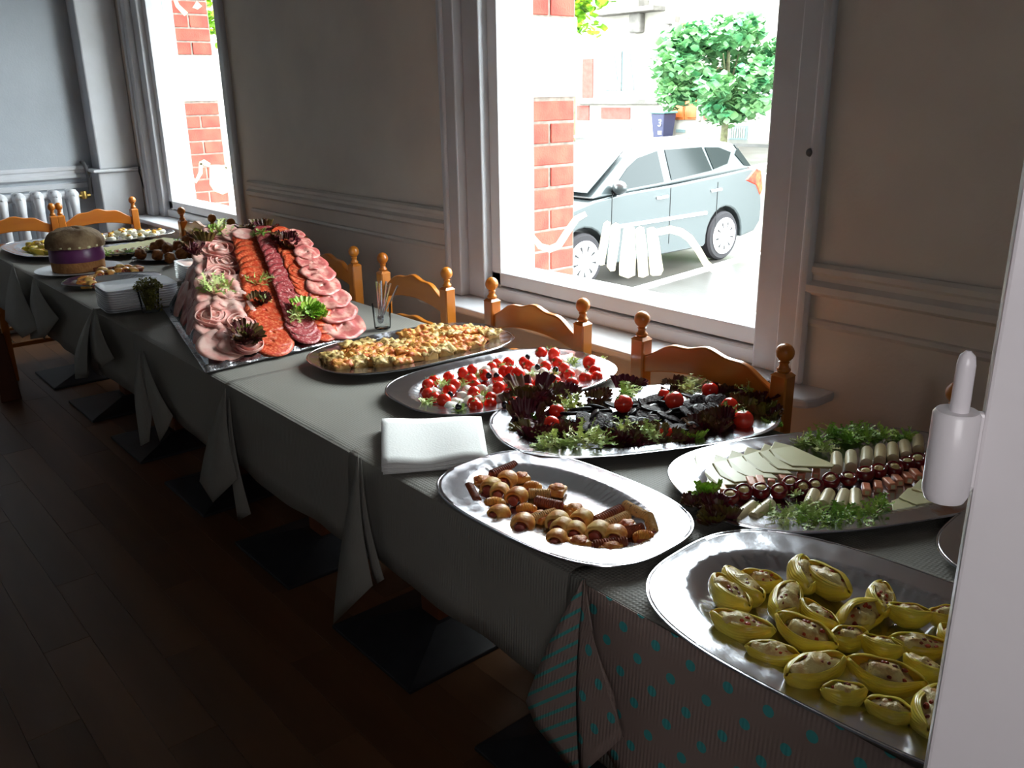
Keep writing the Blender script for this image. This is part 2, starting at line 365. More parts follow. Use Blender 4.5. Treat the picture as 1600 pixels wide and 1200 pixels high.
# ------------------------------------------------------------------ windows
YG = 2.245
def window(n, X0, X1, gx0, gx1, zb, lab):
    t = struct(T(f'window_{n}', lab, 'window', ((X0 + X1) / 2, YW, ZS)))
    def P(b, name, m, bev=.004, sm=0): return b.build(name, m, t, smooth=sm, bevel=bev, world=True)
    for s, xa in ((1, X0), (-1, X1)):                                   # stepped casing each side
        b = MB(); b.box(min(xa, xa + s*.085), max(xa, xa + s*.085), YW - .018, YW + .12, ZS, ZT); 
        b.prism([(xa - s*.012, YW - .018), (xa + s*.0, YW - .030), (xa + s*.02, YW - .030), (xa + s*.03, YW - .018)], ZS, ZT)
        P(b, 'casing', 'trim', .006)
        b = MB(); b.box(min(xa + s*.085, xa + s*.185), max(xa + s*.085, xa + s*.185), YW + .022, YW + .13, ZS, ZT); P(b, 'casing', 'trim', .006)
        fx = gx0 if s == 1 else gx1
        b = MB(); b.box(min(xa + s*.185, fx - s*.02), max(xa + s*.185, fx - s*.02), YW + .062, YW + .15, ZS, ZT); P(b, 'frame_stile', 'pvc', .004)
        b = MB(); b.prism([(fx - s*.02, YW + .066), (fx - s*.006, YW + .10), (fx, YG), (fx, YG + .03), (fx - s*.03, YG + .03)], zb - .03, ZT); P(b, 'glazing_bead', 'pvc', 0)
        b = MB(); b.box(min(fx - s*.12, fx + s*.0), max(fx - s*.12, fx + s*.0), YG + .03, YG + .10, ZS, ZT); P(b, 'outer_jamb', 'jamb', .004)
    P(MB().box(X0 + .185, X1 - .185, YW + .062, YW + .15, ZS + .055, zb - .02), 'bottom_rail', 'pvc')
    P(MB().box(X0 + .10, X1 - .10, YW + .045, YW + .15, ZS, ZS + .05), 'sill_frame', 'pvc', .008)
    P(MB().prism([(YW + .066, zb - .02), (YW + .10, zb - .006), (YG, zb), (YG + .03, zb), (YG + .03, zb - .03)], gx0 - .03, gx1 + .03, 'x'), 'glazing_bead', 'pvc', 0)
    P(MB().box(X0 + .02, X1 - .02, YG + .03, YG + .10, ZS - .1, zb - .02), 'outer_sill', 'pvc')
    P(MB().box(gx0 - .02, gx1 + .02, YG, YG + .006, zb - .01, ZT), 'pane', 'glass', 0)
    P(MB().box(X0, X1, YW, YW + .13, ZT - .06, ZT), 'head', 'trim')
    # sill board with rounded ends
    e = .10; c = .05; y0 = 1.985
    poly = [(X0 - e, YW), (X0 - e, y0 + c), (X0 - e + .3*c, y0 + .3*c), (X0 - e + c, y0), (X1 + e - c, y0), (X1 + e - .3*c, y0 + .3*c), (X1 + e, y0 + c), (X1 + e, YW), (X1, YW), (X1, YW + .07), (X0, YW + .07), (X0, YW)]
    P(MB().prism(poly, ZS - .028, ZS), 'sill_board', 'trim', .008)
    return t
win1 = window(1, W1[0], W1[1], -2.60, -1.47, .862, 'large white framed shop window overlooking the parked car')
win2 = window(2, W2[0], W2[1], -6.07, -5.06, .862, 'narrow-looking far window near the radiator corner')
kp = atY(1268, 238, YW - .018)
MB().ball((kp.x, YW - .024, kp.z), .011, 12, 8).build('catch_knob', 'pipe', win1, world=True)
# ------------------------------------------------------------------ brick reveals outside
def brick_pier(n, xr, xl, zq0, lab):
    p = struct(MB().box(xl, xr - .006, 2.34, 2.60, -.6, 3.2).build('brick_pier', 'mortar', smooth=0), lab, 'brick pier')
    course = .0845; rnd = random.Random(n); proto = {}
    zs = []; z = zq0 - course; k = 0
    while z > .60: zs.append((z, k % 2)); z -= course; k += 1
    z = zq0 + .30; k = 0
    while z < 2.4: zs.append((z, (k + 1) % 2)); z += course; k += 1
    for z, kind in zs:
        segs = [(2.335, 2.595)] if kind == 0 else [(2.335, 2.455), (2.467, 2.595)]
        for a, c in segs:
            key = round(c - a, 3)
            if key not in proto:
                o = MB().box(-.05, .0, -(c-a)/2, (c-a)/2, 0, course - .011).build('brick', 'brick', p, smooth=0, bevel=.003, bseg=1); proto[key] = o
            else: o = proto[key].copy(); COL.objects.link(o); o.parent = p
            o.location = (xr + rnd.uniform(-.002, .002), (a + c) / 2, z)
    MB().box(xr - .08, xr + .004, 2.33, 2.605, zq0 + .004, zq0 + .292).build('quoin_stone', 'stone', p, smooth=0, bevel=.004)
    return p
brick_pier(1, -2.635, -4.9, 1.489, 'red brick pier with white quoin outside the large window')
brick_pier(2, -6.12, -9, 1.48, 'red brick pier with white quoin outside the far window')
struct(MB().box(-1.36, 3, 2.34, 2.6, -.6, 3.2).build('brick_pier', 'mortar', smooth=0), 'outer wall masonry right of the large window', 'brick pier')
struct(MB().box(-9, 3, 2.36, 2.6, -.6, .70).build('wall_outside', 'stone', smooth=0), 'outer wall plinth below the windows', 'wall')
struct(MB().box(-9, 3, 2.36, 2.6, 2.5, 3.2).build('lintel_outside', 'stone', smooth=0), 'outer lintel course above the windows', 'wall')
struct(MB().box(-14, 5, 2.35, 2.6, 3.2, 11).build('wall_upper_sky_block', 'brick', smooth=0), 'unseen upper storeys added above the windows to cut sky light', 'wall')  # unseen mass added to block sky light from the car and ground
struct(MB().box(-14, 5, -3.3, 2.6, 10.9, 11.2).build('roof', 'mortar', smooth=0), 'unseen flat roof over the added upper storeys', 'roof')  # unseen lid closing the added upper storeys
# ------------------------------------------------------------------ foreground white door post with hinge
pr = Vector((-.158, .442)); 
dirv = Vector((.9, .436)).normalized()      # face direction of the post, roughly facing the viewer
nrm = Vector((-dirv.y, dirv.x))
def pp(a, d, z=0): q = pr + dirv * a + nrm * d; return (q.x, q.y)
b = MB(); b.prism([pp(0, 0), pp(.048, 0), pp(.050, .004), pp(.054, .004), pp(.056, 0), pp(.16, 0), pp(.16, .05), pp(.004, .05)], 0, 2.75)
po = b.build('door_1', 'post', smooth=0, bevel=.0025); struct(po, 'thickly painted white door post in the right foreground', 'door post')
hx, hy = pp(-.0125, -.004)
h0 = 1.318; h1 = 1.366
b = MB().lathe([(.0095, h0), (.0112, h0 + .004), (.0112, h1 - .002), (.0098, h1)], 28, (hx, hy, 0))
hg = b.build('hinge', 'post', po, smooth=50)
b = MB().lathe([(.0046, h1 - .002), (.0044, h1 + .024), (.0036, h1 + .0285), (.0012, h1 + .031)], 20, (hx + .0008, hy, 0)); b.build('hinge_pin', 'post', hg)
b = MB(); b.prism([pp(-.014, .001), pp(.012, .001), pp(.012, .007), pp(-.014, .007)], h0 + .004, h1 - .002); b.build('hinge_leaf', 'post', hg, smooth=0, bevel=.002)
# ------------------------------------------------------------------ radiator
def radiator():
    t = T('radiator', 'white cast-iron column radiator under the end wall rail', 'radiator', (XF + .14, .6, 0))
    n = 17; pitch = .108; yend = 1.66
    prof = [(.16, .055), (.93, .055)]
    proto = None
    for k in range(n):
        if proto is None:
            b = MB()
            for dx in (-.06, 0.06):
                pts = [(dx, 0, .14), (dx, 0, .2), (dx * 1.0, 0, .80), (dx * .9, 0, .88), (dx * .5, 0, .925)]
                b.tube(pts, [.032, .026, .026, .034, .03], 10)
            b.ball((0, 0, .90), (.085, .046, .040), 12, 8); b.ball((0, 0, .16), (.085, .046, .040), 12, 8)
            proto = b.build('column', 'rad', t); o = proto
        else: o = proto.copy(); COL.objects.link(o); o.parent = t
        o.location = (0, yend - k * pitch - t.location.y, 0)
    MB().tube([(0, yend + .05, .89), (0, yend + .10, .89)], .02, 10).tube([(0, yend - n*pitch + .05, .16), (0, yend+.04, .16)], .03, 10).build('hub', 'rad', t, world=True) if 0 else None
    b = MB(); 
    for dz in (.9, .16): b.tube([(0, yend - t.location.y + .03, dz), (0, yend - t.location.y - n*pitch + .03, dz)], .028, 10)
    b.build('header_tube', 'rad', t)
    v = MB().tube([(0, 1.06 + .03, .885), (0, 1.06 + .12, .885)], .014, 10).lathe([(.02, -.02), (.022, 0), (.02, .03)], 12, (0, 1.14, .885)).build('valve', 'brass', t)
    for k in (0, n - 1): MB().box(-.06, .06, yend - k*pitch - .6 - .03, yend - k*pitch - .6 + .03, 0, .13).build('foot', 'rad', t, smooth=0, bevel=.01)
    return t
radiator()
tag(MB().tube([(XF + .10, 1.80, .89), (XF + .10, 1.80, 1.0), (XF + .09, 1.795, 1.07), (XF + .06, 1.79, 1.10), (XF + .03, 1.79, 1.10)], .013, 10).build('pipe', 'pipe'), 'dark bent heating pipe rising from the radiator valve', 'pipe')
b = MB(); b.tube([(XF + .235, 2.10, 1.06), (XF + .25, 2.09, 1.03), (XF + .24, 2.10, .99), (XF + .27, 2.095, .95), (XF + .28, 2.10, .9), (XF + .28, 2.105, .70)], .004, 6)
tag(b.build('cable', 'black'), 'thin dark cable hanging down beside the corner pier', 'cable')
# ================================================================== tables, cloths, chairs
TZ = .750; TY0, TY1 = .918, 1.715
def make_table():
    t = T('pedestal_table', '', 'table')
    MB().box(-.342, .342, .01, .79, .712, .742).build('tabletop', 'tablewood', t, smooth=0, bevel=.004)
    MB().prism([(-.045, .345), (.045, .345), (.045, .435), (-.045, .435)], .05, .712).build('column', 'tablewood', t, smooth=0, bevel=.006)
    b = MB(); r0 = .205; cy = .335
    b.add([(-r0, cy-r0, 0), (r0, cy-r0, 0), (r0, cy+r0, 0), (-r0, cy+r0, 0), (-r0, cy-r0, .012), (r0, cy-r0, .012), (r0, cy+r0, .012), (-r0, cy+r0, .012), (-.06, cy-.06+.05, .055), (.06, cy-.06+.05, .055), (.06, cy+.06+.05, .055), (-.06, cy+.06+.05, .055)],
          [(0,3,2,1), (0,1,5,4), (1,2,6,5), (2,3,7,6), (3,0,4,7), (4,5,9,8), (5,6,10,9), (6,7,11,10), (7,4,8,11), (8,9,10,11)])
    b.build('base_plate', 'darkmetal', t, smooth=0, bevel=.003)
    return t
t0 = make_table(); txs = [-5.30, -4.62, -3.935, -3.25, -2.565, -1.875, -1.19, -.50, .19]
tl = ['at the radiator end of the row', 'under the bread plate', 'under the square plate stack', 'just behind the meat mound', 'under the front of the meat mound', 'under the tomato platter', 'under the sausage pastries', 'under the foreground pasta shells', 'beyond the white door post']
for i, x in enumerate(txs):
    o = t0 if i == 0 else copy_tree(t0)
    o.location = (x, TY0, 0); o['label'] = 'brown pedestal table with black pyramid base ' + tl[i]; o['group'] = 'pedestal tables in one long row'
# cloths
def cloth(x0, x1, lift, hem, m, label, flaps=(), seed=0, back=True, hem2=None):
    rnd = random.Random(seed); b = MB(); nx = max(8, int((x1 - x0) / .03)); zt = .7455 + lift
    ph = [rnd.uniform(0, 6) for _ in range(4)]
    prof = []
    # (kind, t) rows: front hem -> front edge -> top -> back edge -> back hem
    rows = [('f', 1), ('f', .8), ('f', .6), ('f', .4), ('f', .22), ('f', .08), ('e', 0), ('t', 0), ('t', .02)] + [('t', k / 10) for k in range(1, 10)] + [('t', .98), ('t', 1), ('B', 0)]
    if back: rows += [('b', .1), ('b', .4), ('b', .7), ('b', 1)]
    def fn(u, v):
        x = x0 + u * (x1 - x0); k, t = rows[int(round(v * (len(rows) - 1)))]
        wv = math.sin(x * 7 + ph[0]) * .5 + math.sin(x * 17 + ph[1]) * .3 + .2 * math.sin(x * 31 + ph[2])
        yo = -(lift * 1.0)
        if k == 'f': return (x, TY0 - .006 + yo - t * (.012 + .012 * wv), zt - .012 - t * (zt - .012 - (hem if hem2 is None else hem + (hem2 - hem) * u) - .012 * math.sin(x * 4 + ph[3])))
        if k == 'e': return (x, TY0 - .003 + yo, zt - .004)
        if k == 't': return (x, TY0 + .004 + t * (TY1 - TY0 - .008), zt + .0012 * math.sin(x * 23 + t * 9 + ph[1]) * (1 if 0 < t < 1 else 0))
        if k == 'B': return (x, TY1 + .004 - yo, zt - .006)
        return (x, TY1 + .008 - yo + t * .01 * (1 + wv), zt - .012 - t * .19)
    b.grid(fn, nx, len(rows))
    t = tag(b.build('tablecloth', m, smooth=50, solid=.0016, recalc=False), label, 'tablecloth', 'overlapping tablecloths on the buffet table')
    for i, (fm, pts) in enumerate(flaps):
        fb = MB(); P = [atY(px, py, Y) for px, py, Y in pts]; n = len(P)
        A = P[0]; nseg = 10; vs = []; fs = []
        for s in range(nseg + 1):
            q = s / nseg
            for p in P[1:]:
                v = A.lerp(p, q); v = Vector(v); v.y -= .010 * math.sin(q * PI); vs.append(v)
        w_ = n - 1
        for s in range(nseg):
            for k in range(w_ - 1): fs.append((s*w_+k, s*w_+k+1, (s+1)*w_+k+1, (s+1)*w_+k))
        fb.add(vs, fs); fb.build('hanging_corner', fm, t, smooth=60, solid=.002, recalc=False)
    return t
cl = 'cloth'
cloth(-5.52, -4.33, .000, .47, cl, 'grey tablecloth at the radiator end under the first pasta platter', [(cl, [(20, 412, .89), (8, 500, .86), (35, 528, .84), (62, 512, .86)]), (cl, [(52, 432, .89), (48, 530, .87), (70, 527, .85), (92, 498, .87)])], 1)
cloth(-4.36, -3.52, .0022, .50, cl, 'grey tablecloth under the round bread and small pastry platter', [(cl, [(146, 482, .89), (116, 560, .87), (118, 592, .84), (137, 590, .84), (143, 560, .87)]), (cl, [(150, 482, .89), (146, 560, .87), (160, 572, .85), (178, 560, .87)])], 2)
cloth(-3.55, -3.06, .0000, .50, cl, 'grey tablecloth strip under the square white plates', (), 3)
cloth(-3.10, -2.29, .0022, .52, cl, 'grey tablecloth spread beneath the meat mound', [(cl, [(219, 548, .89), (212, 640, .86), (220, 697, .84), (233, 690, .84), (238, 640, .87)]), (cl, [(224, 548, .89), (238, 640, .87), (250, 690, .85), (262, 670, .87), (270, 650, .88)])], 4)
cloth(-2.32, -1.61, .0044, .52, cl, 'light grey tablecloth under the quiche platter', [(cl, [(352, 606, .895), (312, 752, .86), (333, 785, .84), (371, 748, .86)]), (cl, [(358, 620, .895), (372, 748, .87), (372, 814, .86), (392, 803, .87)])], 5)
cloth(-1.64, -.895, .0066, .52, cl, 'grey ribbed tablecloth under the napkins and sausage pastries', [(cl, [(560, 710, .892), (521, 975, .85), (582, 915, .86)]), (cl, [(564, 714, .892), (582, 900, .868), (590, 912, .87), (600, 905, .872)])], 6)
cloth(-.925, .50, .0088, .44, 'cloth', 'dark grey cloth with dotted overhang under the shell pasta platter', [], 7)
# dotted overhang: a second layer hanging over the front edge
b = MB()
def dfn(u, v):
    x = -.882 + u * 1.38; wv = math.sin(x * 9) * .6 + math.sin(x * 23) * .3
    return (x, TY0 - .020 - v * (.018 + .010 * wv), .757 - .002 - v * (.33 - .10 * max(0, 1 - u * 10)))
b.grid(dfn, 30, 10)
dc = tag(b.build('tablecloth', 'dots', smooth=60, solid=.0016, recalc=False), 'brown overhanging cloth with turquoise dots and striped reverse', 'tablecloth', 'overlapping tablecloths on the buffet table')
for fm, pts in (('stripes', [(911, 905, .885), (822, 1096, .84), (838, 1135, .835), (905, 1218, .825), (905, 1200, .83)]), ('dots', [(914, 905, .885), (903, 1205, .835), (920, 1200, .83), (974, 1152, .835), (968, 1130, .84), (958, 1080, .85)])):
    fb = MB(); P = [atY(*q) for q in pts]; A = P[0]; vs = []; fs = []; w_ = len(P) - 1
    for s in range(13):
        q = s / 12
        for k, p in enumerate(P[1:]): v = A.lerp(p, q); v.y -= .012 * math.sin(q * PI); vs.append(v)
    for s in range(12):
        for k in range(w_ - 1): fs.append((s*w_+k, s*w_+k+1, (s+1)*w_+k+1, (s+1)*w_+k))
    fb.add(vs, fs); fb.build('hanging_corner', fm, dc, smooth=60, solid=.002, recalc=False, label='striped turned-back corner' if fm == 'stripes' else None)
# ------------------------------------------------------------------ chairs
def make_chair(W=.43):
    t = T('dining_chair', '', 'chair'); h = W / 2
    BZ = .845
    for s in (-1, 1):
        b = MB(); c = .0215
        poly = [(-c, -c + .004), (-c + .004, -c), (c - .004, -c), (c, -c + .004), (c, c - .004), (c - .004, c), (-c + .004, c), (-c, c - .004)]
        b.prism([(s*h + a, q) for a, q in poly], 0, BZ)
        b.add([(s*h - c, -c, BZ), (s*h + c, -c, BZ), (s*h + c, c, BZ), (s*h - c, c, BZ), (s*h - .014, -.014, BZ + .008), (s*h + .014, -.014, BZ + .008), (s*h + .014, .014, BZ + .008), (s*h - .014, .014, BZ + .008)], [(0,1,5,4), (1,2,6,5), (2,3,7,6), (3,0,4,7), (4,5,6,7)])
        lg = b.build('back_post', 'pine', t, smooth=30)
        prof = [(.0135, BZ + .008), (.0165, BZ + .013), (.0165, BZ + .017), (.012, BZ + .021), (.010, BZ + .029), (.013, BZ + .034)]
        for k in range(0, 11):
            a = -PI/2 * .72 + (PI/2 * 1.72) * k / 10; prof.append((max(.0006, .0222 * math.cos(a)), BZ + .058 + .0232 * math.sin(a)))
        MB().lathe(prof, 20, (s*h, 0, 0)).build('ball_finial', 'pine', lg, smooth=60)
    # shaped top rail and lower rail
    def rail(zb, hgt, nm, wav=1):
        b = MB(); n = 28; top = []; bot = []
        for k in range(n + 1):
            u = -1 + 2 * k / n; x = u * (h - .018)
            z1 = hgt * (.30 + .62 * max(0, math.cos(u * PI / 2)) ** .8 + wav * .05 * math.cos(u * PI * 3.4)) 
            top.append((x, zb + z1 + .022)); bot.append((x, zb + .030 * (1 - u * u)))
        b.prism(bot + top[::-1], -.011, .011, 'y'); return b.build(nm, 'pineh', t, smooth=30, bevel=.004)
    rail(.752, .098, 'top_rail'); rail(.630, .060, 'lower_rail')
    rail(.520, .045, 'lower_rail')
    b = MB(); b.prism([(-h - .005, .02), (h + .005, .02), (h + .02, -.39), (-h - .02, -.39)], .435, .455); b.build('seat', 'pineh', t, smooth=0, bevel=.006)
    for s in (-1, 1): MB().prism([(s*h - .019, -.375), (s*h + .019, -.375), (s*h + .019, -.337), (s*h - .019, -.337)], 0, .435).build('leg', 'pine', t, smooth=0, bevel=.003)
    for y, z in ((-.356, .20), (-.356, .385), (0, .22)): MB().tube([(-h, y, z), (h, y, z)], .012, 8).build('stretcher', 'pineh', t)
    for s in (-1, 1): MB().tube([(s*h, 0, .16), (s*h, -.35, .16)], .011, 8).build('stretcher', 'pine', t)
    return t
def posts(pa, pb, z=.903, Y=1.84):
    a = atY(pa[0], pa[1], Y).x; b_ = atY(pb[0], pb[1], Y).x; return (a + b_) / 2, abs(b_ - a)
ch0 = make_chair()
CG = 'ball-finial chairs tucked behind the buffet'
first = True
def put(x, y, rz, lab, sc=1):
    global first
    o = ch0 if first else copy_tree(ch0); first = False
    o.location = (x, y, 0); o.rotation_euler = (0, 0, rz); o.scale = (sc, 1, 1); o['label'] = lab; o['group'] = CG
    return o
for pa, pb, lab, zz in [((1004, 486), (1229, 524), 'honey pine chair with ball finials behind the black pudding platter, below the window', 1),
                    ((768, 431), (911, 464), 'honey pine chair with ball finials behind the tomato platter', 1),
                    ((597, 395), (697, 413), 'pine chair behind the glass of spoons', 1)]:
    x, ww = posts(pa, pb); put(x, 1.84, 0, lab, ww / .43)
put(atY(552, 385, 1.84).x - .215, 1.84, 0, 'shadowed pine chair just right of the meat mound')
put(atY(1497, 600, 1.84).x + .215, 1.84, 0, 'dark pine chair half hidden by the white door post')
x, ww = posts((282, 321), (330, 333)); put(x, 1.84, 0, 'small sunlit pine chair under the far window', ww / .43)
put(atY(360, 343, 1.84).x + .215, 1.84, 0, 'pine chair mostly hidden behind the meat mound')
put(-5.80, 1.615, PI/2, 'pine chair against the radiator, right of the pair'); put(-5.80, 1.145, PI/2, 'pine chair against the radiator, left of the pair')
# small turned post at the far left
p0 = at(14, 622, 0)
t = T('wooden_post', 'short dark wooden post with a small ball knob at the left edge', 'post', (p0.x, p0.y, 0))
MB().add([(-.07, -.05, 0), (.07, -.05, 0), (.07, .05, 0), (-.07, .05, 0), (-.045, -.03, .36), (.035, -.03, .36), (.035, .03, .36), (-.045, .03, .36)], [(0,3,2,1), (4,5,6,7), (0,1,5,4), (1,2,6,5), (2,3,7,6), (3,0,4,7)]).build('shaft', 'tablewood', t, smooth=0, bevel=.006)
MB().lathe([(.028, .36), (.030, .375), (.018, .39), (.013, .40), (.020, .412), (.024, .428), (.020, .444), (.010, .452), (.002, .455)], 16).build('ball_knob', 'tablewood', t, smooth=60)
# ================================================================== outside
GZ = -.60; YF = 31.0
M['asphalt'] = mat('wet_asphalt', rgb(84, 83, 80), rgb(64, 62, 58), .9, .32, bump=.3, bscale=30, lo=.4, hi=.6)
M['roadpaint'] = mat('road_paint', rgb(225, 225, 222), rough=.5)
M['facade'] = mat('pale_render', rgb(168, 162, 152), rgb(152, 147, 139), 1.5, .8)
M['fstone'] = mat('facade_stone', rgb(108, 104, 99), rgb(84, 80, 76), 3, .8)
M['fbrick'] = mat('facade_brick', rgb(122, 62, 54), rgb(132, 74, 66), 5, .9)
M['doorwood'] = mat('varnished_door', rgb(164, 84, 32), rgb(146, 70, 26), 4, .4, stretch=(1, 1, .2))
M['greypaint'] = mat('grey_grille', rgb(90, 108, 108), rough=.6)
M['fglass'] = mat('far_window_glass', rgb(70, 86, 90), rough=.2)
M['curtain'] = mat('lace_curtain', rgb(150, 156, 156), rough=.8)
M['leaf'] = mat('tree_leaf', rgb(60, 128, 84), rgb(136, 182, 122), 1.6, .6)
M['leafy'] = mat('yellow_green_leaf', rgb(70, 140, 24), rgb(170, 200, 50), 4, .55)  # mottled green to yellow-green leaf colour
M['bark'] = mat('tree_bark', rgb(110, 112, 80), rgb(84, 82, 60), 8, .9)
M['carpaint'] = mat('grey_car_paint', rgb(62, 71, 73), rough=.35, metal=.35, coat=.8)
M['carglass'] = mat('car_glass', rgb(16, 28, 30), rough=.08, spec=.25)
M['tyre'] = mat('tyre', rgb(34, 32, 36), rough=.8)
M['rim'] = mat('wheel_cover', rgb(225, 225, 230), rough=.35)
M['redlamp'] = mat('red_lamp', rgb(214, 34, 20), rgb(240, 90, 50), 9, .15)
M['bin'] = mat('dark_bin', rgb(44, 46, 74), rough=.45)
M['binlid'] = mat('bin_lid', rgb(84, 124, 120), rough=.45)
M['note'] = mat('yellow_notice', rgb(236, 206, 60))
struct(MB().box(-110, 30, 2.6, YF + 3, GZ - .3, GZ).build('ground', 'asphalt', smooth=0), 'wet grey asphalt square outside the windows', 'ground')
MB_ = MB().box(-110, 30, YF - 2.2, YF + .2, GZ, GZ + .10)
struct(MB_.build('pavement', 'asphalt', smooth=0), 'raised pavement along the building opposite', 'pavement')
# painted lines
def line(n, a, b_, wd, lab):
    a = Vector(a); b_ = Vector(b_); d = (b_ - a).normalized(); nn = Vector((-d.y, d.x)) * wd / 2
    b = MB(); b.prism([tuple(a + nn), tuple(b_ + nn), tuple(b_ - nn), tuple(a - nn)], GZ, GZ + .006); 
    return tag(b.build('road_marking', 'roadpaint', smooth=0), lab, 'road marking', 'white lines on the asphalt')
def g2(px, py): q = at(px, py, GZ); return (q.x, q.y)
line(1, g2(985, 455), g2(1190, 395), .16, 'white parking line on the asphalt beside the car')
line(2, g2(1165, 263), g2(1260, 242), .22, 'white painted line behind the car tail')
line(3, g2(1165, 270), g2(1300, 275), .25, 'second white line running right behind the car tail')
# ---- car
CX, CY0 = -7.67, 6.02
car = T('estate_car', 'grey estate car parked outside the large window', 'car', (CX, CY0, GZ))
def arc(cu, cw, r, a0, a1, n=12): return [(cu + r*math.cos(math.radians(a0 + (a1-a0)*k/n)), cw + r*math.sin(math.radians(a0 + (a1-a0)*k/n))) for k in range(n+1)]
low = [(.02, .30), (-.0, .45), (.06, .62), (.22, .76), (.62, .88), (1.02, .96), (1.5, 1.0), (2.4, 1.03), (3.3, 1.08), (3.9, 1.12), (4.10, 1.05), (4.14, .80), (4.18, .62), (4.17, .42), (4.05, .30), (3.78, .26)]
low += arc(3.39, .31, .37, -8, 188) + [(2.98, .22), (1.26, .22)] + arc(.85, .31, .37, -12, 190) + [(.44, .24)]
MB().prism(low, -.86, .86, 'x').build('body', 'carpaint', car, smooth=35, bevel=.06, bseg=4)
MB().box(-.70, .70, .25, 4.0, .24, .75).build('underbody', 'black', car, smooth=0)
gh = [(.98, .97), (1.72, 1.40), (2.05, 1.485), (2.6, 1.515), (3.3, 1.50), (3.72, 1.44), (4.02, 1.10)]
def hw(z): return .845 - (z - .97) * .36
b = MB(); n = len(gh)
vs = [(-hw(z), u, z) for u, z in gh] + [(hw(z), u, z) for u, z in gh]
b.add(vs, [tuple(range(n)), tuple(reversed(range(n, 2*n)))] + [(i, i+1, n+i+1, n+i) for i in range(n-1)] + [(n-1, 0, n, 2*n-1)])
b.build('cabin', 'carpaint', car, smooth=30, bevel=.04, bseg=3)
def sidewin(pts, name='side_window', m='carglass'):
    for s in ((1, -1)):
        b = MB(); vs = [(s*(hw(z) + .006), u, z) for u, z in pts]; b.add(vs, [tuple(range(len(vs)))]); b.build(name, m, car, smooth=0, solid=.006)
sidewin([(1.30, 1.03), (1.66, 1.27), (1.86, 1.36), (2.22, 1.42), (2.22, 1.07)])
sidewin([(2.36, 1.08), (2.36, 1.425), (3.06, 1.42), (3.16, 1.14)])
sidewin([(3.20, 1.15), (3.12, 1.415), (3.40, 1.40), (3.62, 1.33), (3.50, 1.20)])
b = MB(); b.add([(-.74, 1.02, 1.02), (.74, 1.02, 1.02), (.60, 1.74, 1.425), (-.60, 1.74, 1.425)], [(0, 1, 2, 3)]); o = b.build('windscreen', 'carglass', car, smooth=0, solid=.01); o.location = (0, -.01, .012)
b = MB(); b.add([(-.64, 3.79, 1.40), (.64, 3.79, 1.40), (.72, 4.03, 1.14), (-.72, 4.03, 1.14)], [(0, 1, 2, 3)]); o = b.build('rear_window', 'carglass', car, smooth=0, solid=.01); o.location = (0, .012, .012)
sidewin([(3.78, 1.38), (3.98, 1.14), (3.84, 1.16), (3.70, 1.30)], 'rear_window')
for s in (1, -1):
    MB().tube([(s*.62, 1.95, 1.50), (s*.62, 2.1, 1.55), (s*.61, 3.2, 1.56), (s*.60, 3.5, 1.50)], .016, 8).build('roof_rail', 'rim', car)
    MB().ball((s*.92, 1.34, 1.08), (.10, .07, .075), 12, 8).build('wing_mirror', 'carpaint', car)
    MB().box(s*.83 - .012, s*.83 + .012, 1.32, 1.40, 1.0, 1.05).ball((s*.88, 1.36, 1.03), (.05, .05, .04)).build('mirror_foot', 'black', car)
    MB().box(min(s*.84, s*.885), max(s*.84, s*.885), 1.35, 3.0, .62, .66).build('trim_strip', 'rim', car, smooth=0, bevel=.01)
    for u in (2.05, 3.08): MB().tube([(s*.86, u, .90), (s*.895, u + .03, .905), (s*.895, u + .15, .91), (s*.86, u + .18, .91)], .017, 8).build('door_handle', 'rim', car)
    b = MB(); b.prism([(3.78, .98), (3.98, 1.12), (4.10, 1.08), (4.165, .84), (4.12, .76), (4.02, .90)], s*.78, s*.875, 'x'); b.build('rear_lamp', 'redlamp', car, smooth=0, bevel=.015)
    b = MB(); b.prism([(.10, .66), (.30, .80), (.52, .82), (.30, .68)], s*.72, s*.872, 'x'); b.build('headlamp', 'fglass', car, smooth=0, bevel=.01)
    for u in (1.28, 2.29, 3.2): MB().box(min(s*.861, s*.864), max(s*.861, s*.864), u, u + .008, .34, 1.0).build('door_gap', 'black', car, smooth=0)
for s in (1, -1):
    for u in (.85, 3.39):
        mt = Matrix.Translation((s*.77, u, .31)) @ Matrix.Rotation(PI/2 * s, 4, 'Y')
        wb = MB(); wb.lathe([(.20, -.10), (.29, -.10), (.31, -.07), (.31, .06), (.285, .088), (.225, .09)], 32, mtx=mt); wh = wb.build('wheel', 'tyre', car)
        hb = MB(); hb.lathe([(.225, .085), (.232, .100), (.20, .106), (.17, .102), (.05, .112), (.01, .114)], 32, mtx=mt); hub = hb.build('wheel_cover', 'rim', wh)
        sl = MB()
        for k in range(9):
            a = 2*PI*k/9; m2 = mt @ Matrix.Rotation(a, 4, 'Z') @ Matrix.Translation((.145, 0, .102)); sl.prism([(-.045, -.004), (.03, -.013), (.03, .013), (-.045, .004)], -.004, .0085, mtx=m2)
        sl.build('wheel_cover_slot', 'black', wh, smooth=0, world=False)
        MB().lathe([(.365, -.16), (.365, .07)], 24, mtx=mt).build('wheel_arch', 'black', car) if 0 else None
